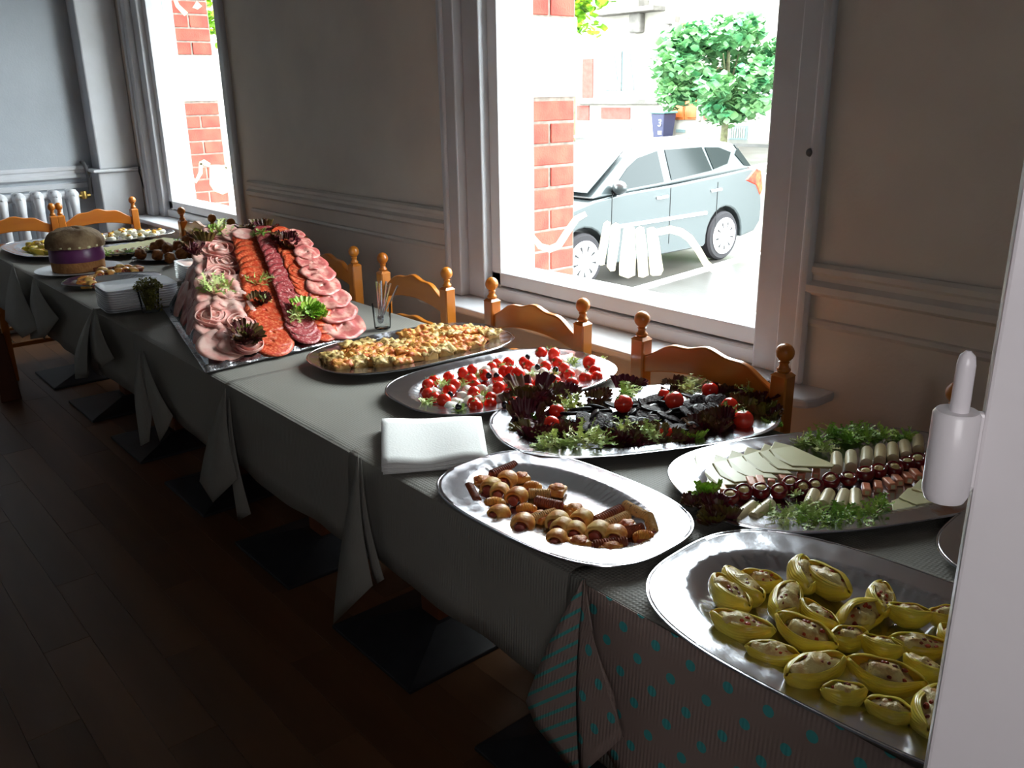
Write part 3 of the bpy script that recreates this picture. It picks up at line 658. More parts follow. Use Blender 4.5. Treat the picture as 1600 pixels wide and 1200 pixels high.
# ---- facade opposite
bd = T('town_house', 'pale town house with orange door across the street', 'building', (-30, YF, GZ))
def F3(b, name, m, bev=0, lab=None, par=None): o = b.build(name, m, par or bd, smooth=0, bevel=bev, world=True, label=lab); return o
F3(MB().box(-100, 8, YF, YF + .6, GZ, 11), 'wall', 'facade')
def R(px0, py0, px1, py1, d0, d1, Y=YF):
    a = atY(px0, (py0 + py1) / 2, Y); c = atY(px1, (py0 + py1) / 2, Y); t_ = atY((px0 + px1) / 2, py0, Y); u = atY((px0 + px1) / 2, py1, Y)
    return (min(a.x, c.x), max(a.x, c.x), Y - d1, Y - d0, u.z, t_.z)
F3(MB().box(*R(860, 190, 1052, 222, 0, .12)), 'plinth', 'facade'); F3(MB().box(*R(1098, 190, 1290, 232, 0, .12)), 'plinth', 'facade')
F3(MB().box(*R(905, 155, 1032, 163, 0, .22)), 'sill_course', 'fstone', .02); F3(MB().box(*R(1100, 155, 1260, 161, 0, .20)), 'sill_course', 'fstone', .02)
for q in ((911, 92, 927, 153), (902, 165, 921, 188), (1100, 160, 1128, 187), (1142, 168, 1180, 181), (1208, 168, 1245, 182), (940, 168, 985, 186), (1100, 105, 1128, 150)): F3(MB().box(*R(*q, -.02, .05)), 'brick_panel', 'fbrick')
F3(MB().box(*R(980, -30, 1006, 2, 0, .5)), 'cornice_bracket', 'fstone', .04); F3(MB().box(*R(986, 0, 1014, 20, 0, .7)), 'cornice_bracket', 'fstone', .05); F3(MB().box(*R(990, 20, 1008, 52, 0, .35)), 'cornice_bracket', 'fstone', .08)
F3(MB().box(*R(940, 14, 1040, 22, 0, .8)), 'balcony_slab', 'fstone', .03)
def fwin(x0, y0, x1, y1):
    f = F3(MB().box(*R(x0 - 3, y0 - 3, x1 + 3, y1 + 2, -.02, .05)), 'window', 'facade', .01)
    F3(MB().box(*R(x0, y0, x1, y1, .0, .06)), 'pane', 'fglass', 0, None, f)
    mid = (x0 + x1) / 2; wq = (x1 - x0)
    F3(MB().box(*R(mid - wq*.04, y0, mid + wq*.04, y1, .05, .12)), 'mullion', 'facade', 0, None, f)
    for s in (-1, 1):
        c = MB(); cx = mid + s*wq*.27; a = atY(cx - wq*.2, y0 + 2, YF); b_ = atY(cx + wq*.2, y1 - 1, YF); 
        def cf(u, v):
            k = .25 + .75 * v; x = cx + (u - .5) * wq * .42 * k; p_ = atY(x, y0 + 2 + (y1 - y0 - 3) * v, YF); return (p_.x, YF - .075 - .015 * math.sin(u * 25), p_.z)
        c.grid(cf, 14, 8); c.build('curtain', 'curtain', f, world=True, solid=.008)
fwin(948, 80, 993, 142); fwin(1128, 122, 1150, 148); fwin(1188, 126, 1215, 148)
for q in ((937, 198, 958, 206), (968, 198, 990, 206), (1059, 202, 1073, 207)):
    g = F3(MB().box(*R(*q, .10, .14)), 'cellar_grille', 'greypaint', .01)
g = F3(MB().box(*R(1142, 196, 1171, 218, .10, .15)), 'cellar_grille', 'greypaint', .01)
for k in range(7):
    F3(MB().box(*R(1145 + k*3.5, 199, 1146.3 + k*3.5, 215, .15, .19)), 'grille_bar', 'facade', 0, None, g)
# door
dr = bd
for x0, x1 in ((1053, 1072.5), (1073.5, 1094)):
    lf = MB().box(*R(x0, 92, x1, 187, .0, .08)).build('door_leaf', 'doorwood', dr, smooth=0, bevel=.01, world=True)
    for y0, y1 in ((97, 118), (121, 136), (146, 162), (166, 184)): MB().box(*R(x0 + 3, y0, x1 - 3, y1, .08, .12)).build('door_panel', 'doorwood', lf, smooth=0, bevel=.02, world=True)
MB().box(*R(1050, 36, 1097, 91, 0, .06)).build('transom', 'doorwood', dr, smooth=0, world=True)
MB().box(*R(1056, 138, 1069, 141.5, .08, .13)).build('letterbox', 'chrome', dr, smooth=0, world=True)
MB().box(*R(1057, 145, 1069, 152, .12, .14)).build('notice', 'note', dr, smooth=0, world=True)
F3(MB().box(*R(1046, 30, 1052, 189, 0, .15)), 'door_surround', 'fstone', .02); F3(MB().box(*R(1095, 30, 1100, 189, 0, .15)), 'door_surround', 'facade', .02)
F3(MB().box(*R(1044, 26, 1062, 38, 0, .3)), 'door_hood', 'fstone', .02)
# bin
bp = at(1100, 211, GZ + .1)
bn = T('wheelie_bin', 'dark wheeled bin with white number by the orange door', 'bin', (bp.x, YF - .75, GZ + .1))
MB().add([(-.27, -.32, 0), (.27, -.32, 0), (.27, .32, 0), (-.27, .32, 0), (-.36, -.40, 1.0), (.36, -.40, 1.0), (.36, .40, 1.0), (-.36, .40, 1.0)], [(0,3,2,1), (4,5,6,7), (0,1,5,4), (1,2,6,5), (2,3,7,6), (3,0,4,7)]).build('bin_body', 'bin', bn, smooth=0, bevel=.03)
MB().box(-.42, .42, -.46, .44, 1.0, 1.09).build('lid', 'binlid', bn, smooth=0, bevel=.03)
def text(s, size, m, parent, loc, rot, ext=.002, name='numeral'):
    c = bpy.data.curves.new(name, 'FONT'); c.body = s; c.size = size; c.extrude = ext; c.align_x = 'CENTER'; c.align_y = 'CENTER'
    o = bpy.data.objects.new(name, c); COL.objects.link(o); c.materials.append(M[m]); me = bpy.data.meshes.new_from_object(o); bpy.data.objects.remove(o); me.materials.clear(); me.materials.append(M[m])
    o = bpy.data.objects.new(name, me); COL.objects.link(o); o.location = loc; o.rotation_euler = rot; o.parent = parent; return o
text('3', .42, 'plate', bn, (.13, -.385, .62), (PI/2 - .09, 0, 0), .01)
MB().box(.02, .22, -.36, -.345, .16, .30).build('sticker', 'plate', bn, smooth=0)
# trees
def tree(name, label, X, Y, z0, zc, rx, rz, n, ls, m='leaf', trunk=.16, seed=0):
    rnd = random.Random(seed); t = T(name, label, 'tree', (X, Y, z0), group='street trees')
    MB().tube([(0, 0, 0), (.05, 0, (zc - z0) * .5), (0, 0, zc - z0 + rz * .3)], [trunk, trunk * .8, trunk * .4], 10).build('trunk', 'bark', t)
    br = MB()
    for k in range(9):
        a = rnd.uniform(0, 6.28); r = rnd.uniform(.5, .85) * rx; br.tube([(0, 0, zc - z0 - rz * .6), (math.cos(a) * r * .5, math.sin(a) * r * .5, zc - z0 - rz*.1), (math.cos(a) * r, math.sin(a) * r, zc - z0 + rnd.uniform(-.3, .5) * rz)], [trunk*.4, trunk*.25, .02], 6)
    br.build('branches', 'bark', t)
    b = MB(); cl = [(rnd.uniform(-1, 1), rnd.uniform(-1, 1), rnd.uniform(-1, 1)) for _ in range(200)]
    cl = [c for c in cl if .25 < c[0]**2 + c[1]**2 + c[2]**2 < 1.0][:60]
    for k in range(n):
        c = Vector(rnd.choice(cl)); d = Vector((rnd.gauss(0, 1), rnd.gauss(0, 1), rnd.gauss(0, 1))).normalized() * rnd.uniform(.12, .26)
        p = c * .86 + d; p = Vector((p.x * rx, p.y * rx, p.z * rz + zc - z0))
        q = Matrix.Translation(p) @ Matrix.Rotation(rnd.uniform(0, 6.28), 4, 'Z') @ Matrix.Rotation(rnd.uniform(-1.1, 1.1), 4, 'X')
        s = ls * rnd.uniform(.7, 1.3)
        b.add([(0, -s*.5, 0), (s*.42, -s*.15, -.05*s), (s*.5, s*.25, 0), (0, s*.62, -.12*s), (-s*.5, s*.25, 0), (-s*.42, -s*.15, -.05*s)], [(0, 1, 2, 3, 4, 5)], q)
    b.build('foliage', m, t, smooth=0, kind='stuff', recalc=False)
    return t
c_ = atY(1137, 118, 26.5); g_ = at(1137, 222, GZ)
ty = 26.5; cc_ = atY(1137, 105, ty)
tree('street_tree', 'round-crowned green tree in front of the house opposite', cc_.x, ty, GZ, cc_.z, 2.65, 1.8, 6000, .26, 'leaf', .14, 3)
cc_ = atY(893, 20, 17); tree('street_tree', 'yellow-green leafy branch hanging beside the brick pier', cc_.x, 17, GZ, cc_.z + .9, 1.5, 1.75, 1500, .21, 'leafy', .12, 5)
cc_ = atY(352, 20, 11); tree('street_tree', 'green tree glimpsed through the far window', cc_.x, 11, GZ, cc_.z + .3, 1.6, 1.3, 1500, .2, 'leafy', .12, 8)
# ---- painted ornament on the panes
def decal(shapes, Y, label):
    t = T('window_lettering', label, 'window decal', tuple(atY(shapes[0][0][0], shapes[0][0][1], Y)), group='painted ornaments on the panes')
    for pts in shapes:
        b = MB(); P = [atY(x, y, Y) for x, y in pts]; b.add([(p.x, Y, p.z) for p in P], [tuple(range(len(P)))]); b.build('painted_stroke', 'decal', t, smooth=0, world=True, solid=.0008, recalc=False)
    return t
def band(pts, wds):
    L = []; Rr = []
    for i, (x, y) in enumerate(pts):
        a = pts[max(i-1, 0)]; c = pts[min(i+1, len(pts)-1)]; dx, dy = c[0]-a[0], c[1]-a[1]; l = math.hypot(dx, dy); nx, ny = -dy/l, dx/l
        L.append((x + nx*wds[i]/2, y + ny*wds[i]/2)); Rr.append((x - nx*wds[i]/2, y - ny*wds[i]/2))
    return L + Rr[::-1]
k = crop(800, 320, 3.636)
def kk(pts): return [k(*p) for p in pts]
S1 = [kk(q) for q in ([(520, 105), (540, 90), (560, 100), (558, 140), (525, 340), (505, 345), (478, 330)],
      [(565, 115), (590, 100), (617, 115), (612, 200), (585, 375), (560, 378), (538, 350)],
      [(635, 130), (660, 112), (695, 130), (703, 300), (700, 400), (660, 418), (610, 400), (608, 350)],
      [(700, 140), (725, 120), (750, 128), (765, 230), (776, 400), (745, 414), (718, 408)],
      [(765, 135), (800, 125), (825, 140), (860, 370), (845, 400), (800, 404), (785, 395)])]
S1.append([k(x, y) for x, y in band([(830, 155), (900, 140), (960, 155), (1010, 190), (1060, 260), (1100, 330), (1150, 375)], [40, 44, 46, 44, 40, 40, 34])])
S1.append([k(x, y) for x, y in band([(95, 90), (118, 180), (160, 235), (215, 252), (265, 230), (310, 160), (365, 80), (420, 50)], [14, 26, 36, 42, 42, 40, 38, 30])])
decal(S1, YG - .002, 'cream painted ornament of strips and curls on the large window')
k = crop(180, 180, 6.667)
S2 = [kk(q) for q in ([(985, 520), (1080, 515), (1160, 540), (1205, 730), (1200, 790), (1120, 825), (1030, 790), (985, 720)],)]
S2.append([k(x, y) for x, y in band([(880, 500), (920, 490), (985, 520)], [30, 60, 40])]); S2.append([k(x, y) for x, y in band([(1150, 530), (1210, 540), (1270, 620), (1320, 720), (1350, 790)], [50, 60, 60, 56, 40])])
S2.append([k(x, y) for x, y in band([(730, 370), (745, 520), (780, 630), (840, 690), (890, 600), (890, 500)], [18, 20, 30, 40, 44, 34])])
k = crop(180, 0, 6.667)
S2.append([k(x, y) for x, y in band([(550, 300), (530, 150), (535, 0), (600, -60), (650, 60), (740, 150)], [20, 20, 24, 40, 44, 50])]); S2.append([k(x, y) for x, y in band([(1055, -40), (1040, 40), (1000, 100), (950, 90)], [34, 44, 44, 20])])
S2.append(kk([(805, 80), (850, 10), (905, 65), (860, 98)]))
decal(S2, YG - .002, 'cream painted ornament on the far window')
# ================================================================== platters
def sup(t, a, b, n): 
    c, s = math.cos(t), math.sin(t); r = (abs(c / a) ** n + abs(s / b) ** n) ** (-1 / n); return r * c, r * s
PZ = .7565
def platter(name, label, cx, cy, ang, a, b, n=2.9, m='foil', h=.021, flutes=True, group='oval foil platters', rim=.045, z=PZ):
    t = T(name, label, 'platter', (cx, cy, z), ang, group); N = 240
    rings = [(1.0, h - .002, 0), (1.0 - .003/b, h + .0005, 0), (1 - .008/b, h - .0005, 0), (1 - rim*.55/b, h - .0035, .3), (1 - rim*.9/b, h - .003, .8), (1 - rim/b, h - .004, 1), (1 - (rim + .014)/b, h - .009, 1), (1 - (rim + .034)/b, .0045, 1), (1 - (rim + .046)/b, .0005, 1), (.3, .0004, 1), (.02, .0004, 1)]
    vs = []; fs = []
    for k, (f, z_, e) in enumerate(rings):
        for i in range(N):
            th = 2*PI*i/N; x0, y0 = sup(th, a, b, n); x1, y1 = sup(th, a*1.0, b*1.0, 2.15)
            x = (x0*(1-e) + x1*e) * (1 - (1-f) * (b/a if f > .45 else 1)) ; y = (y0*(1-e) + y1*e) * f
            zz = z_
            if flutes and k in (5, 6, 7): 
                w_ = (math.sin(i * PI * .5) + .5*math.sin(i*1.9)) * (.011 if k < 7 else .006); x *= 1 + w_; y *= 1 + w_; zz += .0016*math.sin(i*PI*.5) if k == 6 else 0
            if k == 3: zz += .0006*math.sin(i*.9)
            vs.append((x, y, zz))
    for k in range(len(rings)-1):
        for i in range(N): j = (i+1) % N; fs.append((k*N+i, k*N+j, (k+1)*N+j, (k+1)*N+i))
    fs.append(tuple(range((len(rings)-1)*N, len(rings)*N)))
    b_ = MB(); b_.add(vs, fs); o = b_.build('tray', m, t, smooth=50, solid=.0009, recalc=False)
    rb = MB(); pts = []
    for i in range(N): x, y = sup(2*PI*i/N, a, b, n); pts.append(Vector((x, y, h - .001)))
    vs = []; fs = []
    for i, p in enumerate(pts):
        d = Vector((p.x, p.y, 0)).normalized()
        for q in range(6): an = 2*PI*q/6; vs.append(p + d*.0024*math.cos(an) + Vector((0, 0, .0024*math.sin(an))))
    for i in range(N):
        j = (i+1) % N
        for q in range(6): r_ = (q+1) % 6; fs.append((i*6+q, j*6+q, j*6+r_, i*6+r_))
    rb.add(vs, fs); rb.build('rolled_rim', m, t)
    return t
platter('oval_platter', 'largest foil platter in the foreground, holding yellow pasta shells', -.481, 1.086, .054, .341, .214)
platter('oval_platter', 'smaller foil platter of sausage pastries beside the napkins', -1.10, 1.048, .032, .262, .166)
platter('oval_platter', 'foil platter of sliced cheese, palm hearts and red peppers', -.804, 1.554, 1.13, .345, .218)
platter('oval_platter', 'foil platter of black pudding slices with lettuce', -1.302, 1.49, 1.127, .342, .209, z=PZ + .0)
platter('oval_platter', 'foil platter of cherry tomatoes and mozzarella', -1.746, 1.46, 1.503, .325, .210)
platter('oval_platter', 'foil platter of browned quiche squares beside the meat mound', -2.179, 1.46, 1.5, .325, .196)
q = at(1580, 880, .775)
platter('oval_platter', 'foil platter edge peeping out behind the white door post', -.275, 1.525, .08, .292, .19)

# ---- generic food helpers
def inst(protos, pts, place_fn, cat, group, namer=None):
    """pts -> things: first uses of each prototype are the prototype itself"""
    used = set(); out = []
    for i, p in enumerate(pts):
        k = place_fn(i, p)           # returns (proto key, loc, rot, scale, desc)
        key, loc, rot, sc, desc = k; pr_ = protos[key]
        o = pr_ if key not in used else copy_tree(pr_); used.add(key)
        place(o, loc, *rot, s=sc); o['category'] = cat; o['group'] = group
        if desc: o['desc'] = desc
        out.append(o)
    for key, pr_ in protos.items():
        if key not in used:
            for c in list(pr_.children_recursive): bpy.data.objects.remove(c)
            bpy.data.objects.remove(pr_)
    return out
def R3(a, b=0, c=0): return (a, b, c)
rnd = random.Random(11)

# ---- pasta shells
def shell_mesh(v, L=.036, Rr=.0215):
    rn = random.Random(v); sk = rn.uniform(-.25, .25); open_ = rn.uniform(.55, .85); curl = rn.uniform(.2, .5)
    b = MB(); nu, nv = 23, 104
    def fn(u, w_):
        x = -1 + 2*u; prof = max(.02, (1 - abs(x) ** 2.0)) ** .62
        an = (w_ - .5) * 2 * (PI - open_ * (.35 + .65 * prof)); e = abs(w_ - .5) * 2
        r = Rr * prof * (1 - .18 * curl * e ** 3) * (1 + .014 * math.cos(w_ * 2 * PI * 25)) * (1 + .14 * noise.noise(Vector((x * 1.6 + v, math.cos(an) * 1.3, math.sin(an) * 1.3))))
        lip = max(0, e - .8) / .2
        return (x * L * (1 + .05 * math.cos(an)) , r * math.sin(an) * .88 + sk * .006 * x * x, Rr * .92 - r * math.cos(an) * .95 + (abs(x) ** 3) * .008 - lip * .003 * prof)
    b.grid(fn, nu, nv); return b
def shell_proto(v, big=1.0, m='pasta'):
    t = T('stuffed_pasta_shell', '', 'pasta shell')
    shell_mesh(v).build('shell', m, t, smooth=60, solid=.0016, recalc=False)
    fb = MB().ball((0, 0, .022), (.027, .015, .0115), 22, 14, .5, 80, v)
    f = fb.build('cheese_filling', 'cream', t, smooth=80)
    rb = MB(); rn = random.Random(v + 50)
    for k in range(11):
        x, y = rn.uniform(-.02, .02), rn.uniform(-.009, .009); s = rn.uniform(.0018, .0042)
        rb.ball((x, y, .0305 - (x/.03)**2*.009), (s, s*.8, s*.7), 6, 4, .3, 200, k)
    rb.build('tomato_bits', 'redbit', f, smooth=0)
    ob = MB()
    for k in range(3): x, y = rn.uniform(-.018, .018), rn.uniform(-.008, .008); ob.ball((x, y, .031 - (x/.03)**2*.009), (.002, .002, .0015), 6, 4)
    ob.build('olive_bits', 'olive', f)
    return t
kc = crop(1000, 820, 3.2)
SH = [(340,280,530,460,.2),(385,240,600,420,.35),(520,250,700,290,-.2),(760,150,790,370,.5),(850,220,1060,370,-.2),(1175,310,1185,440,.3),(740,320,660,470,.3),(800,400,960,520,.2),(950,470,1140,380,-.75),(1240,430,1450,470,.1),(370,480,650,560,.0),(545,610,780,650,-.25),(710,480,980,620,-.3),(960,570,1110,550,-.1),(1110,590,1300,650,.2),(1260,580,1530,620,-.2),(720,780,990,690,-.15),(1045,700,1420,820,-.25),(920,850,1120,850,.1),(1150,890,1350,950,-.2),(1470,850,1400,1050,.2),(1320,680,1500,770,.3),(1470,470,1600,450,.1),(1520,520,1650,640,-.1),(1560,700,1640,800,0),(1500,900,1620,1000,.2)]
protos = {i: shell_proto(i) for i in range(5)}
def shp(i, s):
    x0, y0, x1, y1, tilt = s; a = at(*kc(x0, y0), .778); b_ = at(*kc(x1, y1), .778); c = (a + b_) / 2; L = (b_ - a).length
    sc = max(.8, min(1.35, L / .064)); sy = max(sc * .95, 1.0)
    return i % 5, (c.x, c.y, PZ + .0015), (-tilt, 0, math.atan2(b_.y - a.y, b_.x - a.x)), (sc, sy, sy), None
shells = inst(protos, SH, shp, 'pasta shell', 'stuffed shells on the foreground platter')
autolabel(shells, 'stuffed yellow pasta shell', 4, 'of the foreground platter')

# ---- sausage pastries
def loaf(b, L, r, bend=0, n=12, flat=.85):
    pts = []; rad = []
    for k in range(n + 1):
        u = -1 + 2*k/n; pts.append((u*L/2, 0, r*flat + bend*(1-u*u))); rad.append(r * (.82 + .18 * math.cos(u*PI*.45)))
    return b.tube(pts, rad, 14)
def pastry_protos():
    P = {}
    # wrapped sausage: dough arch over a sausage whose end shows
    for k, m in ((0, 'dough'), (1, 'doughp')):
        t = T('sausage_roll', '', 'pastry'); b = MB()
        def fn(u, v):
            x = (-1 + 2*u); an = (v - .5) * 2 * 2.2; r = .0135 * (1 + .12*math.cos(x*2.2)) + .0012*noise.noise(Vector((x*3, v*6, k)))
            return (x*.015 + .004*math.sin(v*9)*.2, r*math.sin(an)*1.15, .0115 + r*math.cos(an) * 1.0 - (.002 if abs(x) > .9 else 0))
        b.grid(fn, 9, 18); b.build('dough_wrap', m, t, smooth=70, solid=.0045, recalc=False)
        MB().tube([(-.021, 0, .0105), (-.019, 0, .0105), (.019, 0, .0105), (.021, 0, .0105)], [.006, .0092, .0092, .006], 14).build('sausage', 'sausage', t)
        P['s%d' % k] = t
    t = T('puff_square', '', 'pastry'); b = MB().box(-.0165, .0165, -.0165, .0165, 0, .014)
    o = b.build('pastry_body', 'dough', t, smooth=60, bevel=.005, bseg=3); MB().ball((0, 0, .0145), (.0135, .0135, .0045), 14, 8, .5, 160, 3).build('cheese_top', 'cheeseg', t, smooth=80); P['q'] = t
    for key, m in (('b', 'doughb'), ('k', 'poppy'), ('o', 'dough')):
        t = T('pastry_stick' if key != 'o' else 'filled_bun', '', 'pastry'); b = MB(); n = 26; pts = []; rad = []
        for j in range(n+1):
            u = -1 + 2*j/n; pts.append((u*.026, 0, .0095)); rad.append((.0096 + (.0008 if j % 2 else -.0006)) * (1 if key != 'o' else 1.25 * math.sqrt(max(.05, 1 - u*u*.93))) * (.8 if abs(u) > .97 else 1))
        b.tube(pts, rad, 14).build('crust', m, t, smooth=60); P[key] = t
        if key != 'o': MB().tube([(-.0272, 0, .0095), (.0272, 0, .0095)], .0062, 12).build('filling', 'sausage', t)
        else: MB().ball((0, -.0095, .0075), (.019, .0055, .005), 12, 8).build('filling', 'sausage', t)
    return P
kc = crop(680, 690, 3.871)
PS = [('b',335,205,490,140),('b',200,265,255,375),('q',285,240,300,300),('s1',340,280,400,240),('s0',435,240,480,190),('q',520,212,560,260),('o',530,270,650,280),('q',735,295,760,260),('s1',390,310,440,260),('s0',495,340,540,290),('o',290,370,430,375),('k',560,315,700,320),('b',605,355,775,395),('o',485,410,620,410),('s0',385,445,440,480),('k',570,475,735,430),('q',845,412,880,450),('s1',740,492,790,460),('s1',890,480,930,440),('s0',530,510,590,560),('s1',770,525,800,470),('s0',735,595,700,640),('q',870,610,900,640),('b',960,490,1130,410),('k',1010,520,1170,450),('k',1140,380,1290,460),('k',1290,450,1325,560),('s1',990,560,1020,520),('q',1160,505,1190,540),('s0',1090,575,1130,540),('b',1150,550,1250,525),('o',1190,580,1330,575),('b',950,635,1160,610),('q',1060,640,1100,600),('q',640,450,600,470),('s1',850,545,890,520)]
PD = {'s0': 'golden dough wrapped around a sausage end', 's1': 'pale dough wrapped around a sausage end', 'q': 'square puff pastry with gratin top', 'b': 'dark browned pastry stick', 'k': 'seeded pale pastry stick', 'o': 'oval golden bun with sausage'}
P = pastry_protos(); srt = sorted(PS, key=lambda s: s[0])
def psp(i, s):
    key, x0, y0, x1, y1 = s; elong = key in 'bko'
    a = at(*kc(x0, y0), .768); b_ = at(*kc(x1, y1), .768); c = (a + b_) / 2 if elong else a
    if not elong: c = at(*kc(x0, y0), .768)
    L = (b_ - a).length; sc = (max(.75, min(1.45, L / .054)), 1.05, 1.05) if elong else rnd.uniform(1.0, 1.15)
    ang = math.atan2(b_.y - a.y, b_.x - a.x)
    if key[0] == 's': ang = rnd.uniform(-.9, -.3) - .6
    return key, (c.x, c.y, PZ + .001 + rnd.uniform(0, .002)), (0, 0, ang), sc, None
objs = inst(P, PS, psp, 'pastry', 'small hot pastries on the oval foil platter')
for key in PD:
    sel = [o for o, s in zip(objs, PS) if s[0] == key]
    autolabel(sel, PD[key], 1, 'on the pastry platter')

# ---- frisee and lettuce
def frisee_mb(v, n=26, R_=.03):
    rn = random.Random(v); b = MB()
    for k in range(n):
        a = rn.uniform(0, 2*PI); el = rn.uniform(.15, 1.2); d = Vector((math.cos(a)*math.cos(el), math.sin(a)*math.cos(el), math.sin(el)*.8)); L = R_*rn.uniform(.6, 1.1)
        pts = []; p = Vector((rn.uniform(-.3, .3)*R_, rn.uniform(-.3, .3)*R_, .002)); cur = d.copy()
        for j in range(6):
            pts.append(p.copy()); cur = (cur + Vector((rn.uniform(-.5, .5), rn.uniform(-.5, .5), rn.uniform(-.45, .3)))).normalized(); p = p + cur * L / 5; p.z = max(p.z, .001)
        sd = d.cross(Vector((0, 0, 1))).normalized()
        vs = []
        for j, q in enumerate(pts): ww = .0016 * (1 if j < 4 else .7) + (.0012 if j % 2 else 0); vs += [q + sd*ww, q - sd*ww + Vector((0, 0, .0008))]
        b.add(vs, [(2*j, 2*j+1, 2*j+3, 2*j+2) for j in range(5)])
        for j in range(1, 6):                                      # small curled tines
            q = pts[j]; 
            for s in (1, -1):
                e = q + sd*s*L*.16 + Vector((rn.uniform(-.2, .2), rn.uniform(-.2, .2), rn.uniform(.0, .3)))*L*.25; e2 = e + Vector((rn.uniform(-.2, .2), rn.uniform(-.2, .2), .1))*L*.3
                b.add([q, q + cur*.0022, e + cur*.0012, e2, e - cur*.0008], [(0, 1, 2, 4), (4, 2, 3)])
    return b
def leaf_mb(v, R_=.03, n=7):
    rn = random.Random(v); b = MB()
    for k in range(n):
        a0 = rn.uniform(0, 2*PI); r0 = R_ * rn.uniform(.0, .45); sp = rn.uniform(1.2, 2.2); h = R_ * rn.uniform(.55, .95); lean = rn.uniform(.3, 1.3); ph = rn.uniform(0, 6); cx, cy = rn.uniform(-.4, .4)*R_, rn.uniform(-.4, .4)*R_
        def fn(u, w_):
            a = a0 + (u - .5)*sp; fr = math.sin(u*34 + ph) + .5*math.sin(u*61 + 2*ph); rr = r0 + R_*.25 + h*w_*math.sin(lean) + fr*.085*R_*w_**1.3
            return (cx + rr*math.cos(a), cy + rr*math.sin(a), .001 + h*w_*math.cos(lean)*(1 - .25*abs(u-.5)) + .05*R_*w_*math.cos(u*47 + ph))
        b.grid(fn, 44, 5)
    return b
FRI = {}; 
def green(kind, v):
    if kind in ('f', 'g'):
        o = frisee_mb(v).build('frisee_sprig', 'frisee' if kind == 'f' else 'friseeD', smooth=60, recalc=False)
    else:
        o = T('lettuce_leaf', '', 'lettuce')
        leaf_mb(v, .030, 7).build('outer_frill', 'lolla' if kind == 'r' else 'lollag', o, smooth=60, recalc=False)
        leaf_mb(v + 9, .018, 4).build('inner_frill', 'lolla' if kind == 'r' else 'lollag', o, smooth=60, recalc=False)
    return o
GP = {(k, v): green(k, v + 20) for k in 'fgrl' for v in range(3)}
gused = set()
GDESC = {'f': 'pale curly frisee sprig', 'g': 'bright green frisee sprig', 'r': 'dark frilly lettuce leaf', 'l': 'fresh green lettuce leaf'}
def greens(lst, kc, z, where, group, s=1.0):
    by = {}
    for i, (k, x, y, *sz) in enumerate(lst):
        key = (k, i % 3); o = GP[key] if key not in gused else copy_tree(GP[key]); gused.add(key)
        p = at(*kc(x, y), z + .008); place(o, (p.x, p.y, z), rnd.uniform(-.25, .25), rnd.uniform(-.25, .25), rnd.uniform(0, 6.28), s * (sz[0] if sz else 1) * rnd.uniform(.9, 1.1))
        o['category'] = 'lettuce'; o['group'] = group; by.setdefault(k, []).append(o)
    for k, L in by.items(): autolabel(L, GDESC[k], 1 if len(L) < 5 or where.startswith('at') else 2, where)

# ---- tomatoes, mozzarella, olives
def tomato_proto():
    t = T('cherry_tomato', '', 'tomato')
    prof = []
    for k in range(13):
        a = -PI/2 + PI*k/12; r = .0155*math.cos(a); z = .0148*math.sin(a) - (.0022*math.exp(-(r/.004)**2) if a > 0 else 0); prof.append((max(r, .0002), z + .015))
    MB().lathe(prof, 20).build('fruit', 'tomato', t, smooth=180)
    b = MB()
    for k in range(5):
        a = 2*PI*k/5; b.add([(0, 0, .0285), (.003*math.cos(a+.5), .003*math.sin(a+.5), .0290), (.008*math.cos(a), .008*math.sin(a), .0296), (.003*math.cos(a-.5), .003*math.sin(a-.5), .0290)], [(0, 1, 2, 3)])
    b.tube([(0, 0, .028), (.001, 0, .033), (.003, .001, .036)], .0008, 5); b.build('calyx', 'stem', t, smooth=0, recalc=False)
    return t
TP = tomato_proto(); tuse = [False]
def tomatoes(lst, kc, z, where, group, rows, r=1.12, stack=()):
    out = []
    for i, (x, y, *sz) in enumerate(lst):
        o = TP if not tuse[0] else copy_tree(TP); tuse[0] = True
        up = sz[1] if len(sz) > 1 else 0; p = at(*kc(x, y), z + .015 + up); sc = r * (sz[0] if sz else rnd.uniform(.92, 1.05))
        tilt = rnd.uniform(0, 1.3)
        o.location = (p.x, p.y, z + up); place(o, (p.x, p.y, z + up), 0, 0, 0, sc); 
        o.rotation_euler = (tilt, 0, rnd.uniform(-2.2, .2)); q = Matrix.Rotation(o.rotation_euler.z, 3, 'Z') @ Matrix.Rotation(tilt, 3, 'X') @ Vector((0, 0, .015*sc)); o.location = (p.x - q.x, p.y - q.y, z + up + .0155*sc - q.z)
        o['group'] = group; out.append(o)
    autolabel(out, 'glossy red cherry tomato', rows, where)
kc = crop(600, 530, 4.21)
TL = [(290,305),(330,280),(425,250),(520,225),(580,205),(465,305),(430,345,1.05,.004),(395,410,1.1),(290,365),(330,385),(570,270,1,.004),(600,310),(665,240),(710,185),(745,170),(820,160),(590,360),(590,425),(605,450),(700,390),(700,430),(750,270),(755,325),(790,215,1,.006),(835,215,1,.008),(880,245,1.2,.010),(840,300),(830,345),(815,390),(860,420),(920,150),(940,290),(945,330),(915,375),(955,180),(1035,100,1.1),(1120,105,1.1,.003),(1065,185),(1140,155),(1185,195),(1020,300),(1125,280),(1150,320),(1220,240),(1235,300,1.1),(1325,265,1.1),(1350,160,1.15),(1385,220,1.1),(1400,255)]
tomatoes(TL, kc, PZ + .001, 'of the mozzarella platter', 'cherry tomatoes with mozzarella', 5)
mz = MB().ball((0, 0, .011), (.017, .0125, .0115), 14, 10, .5, 60, 4)
mo = mz.build('mozzarella_ball', 'mozz', smooth=180)
out = []
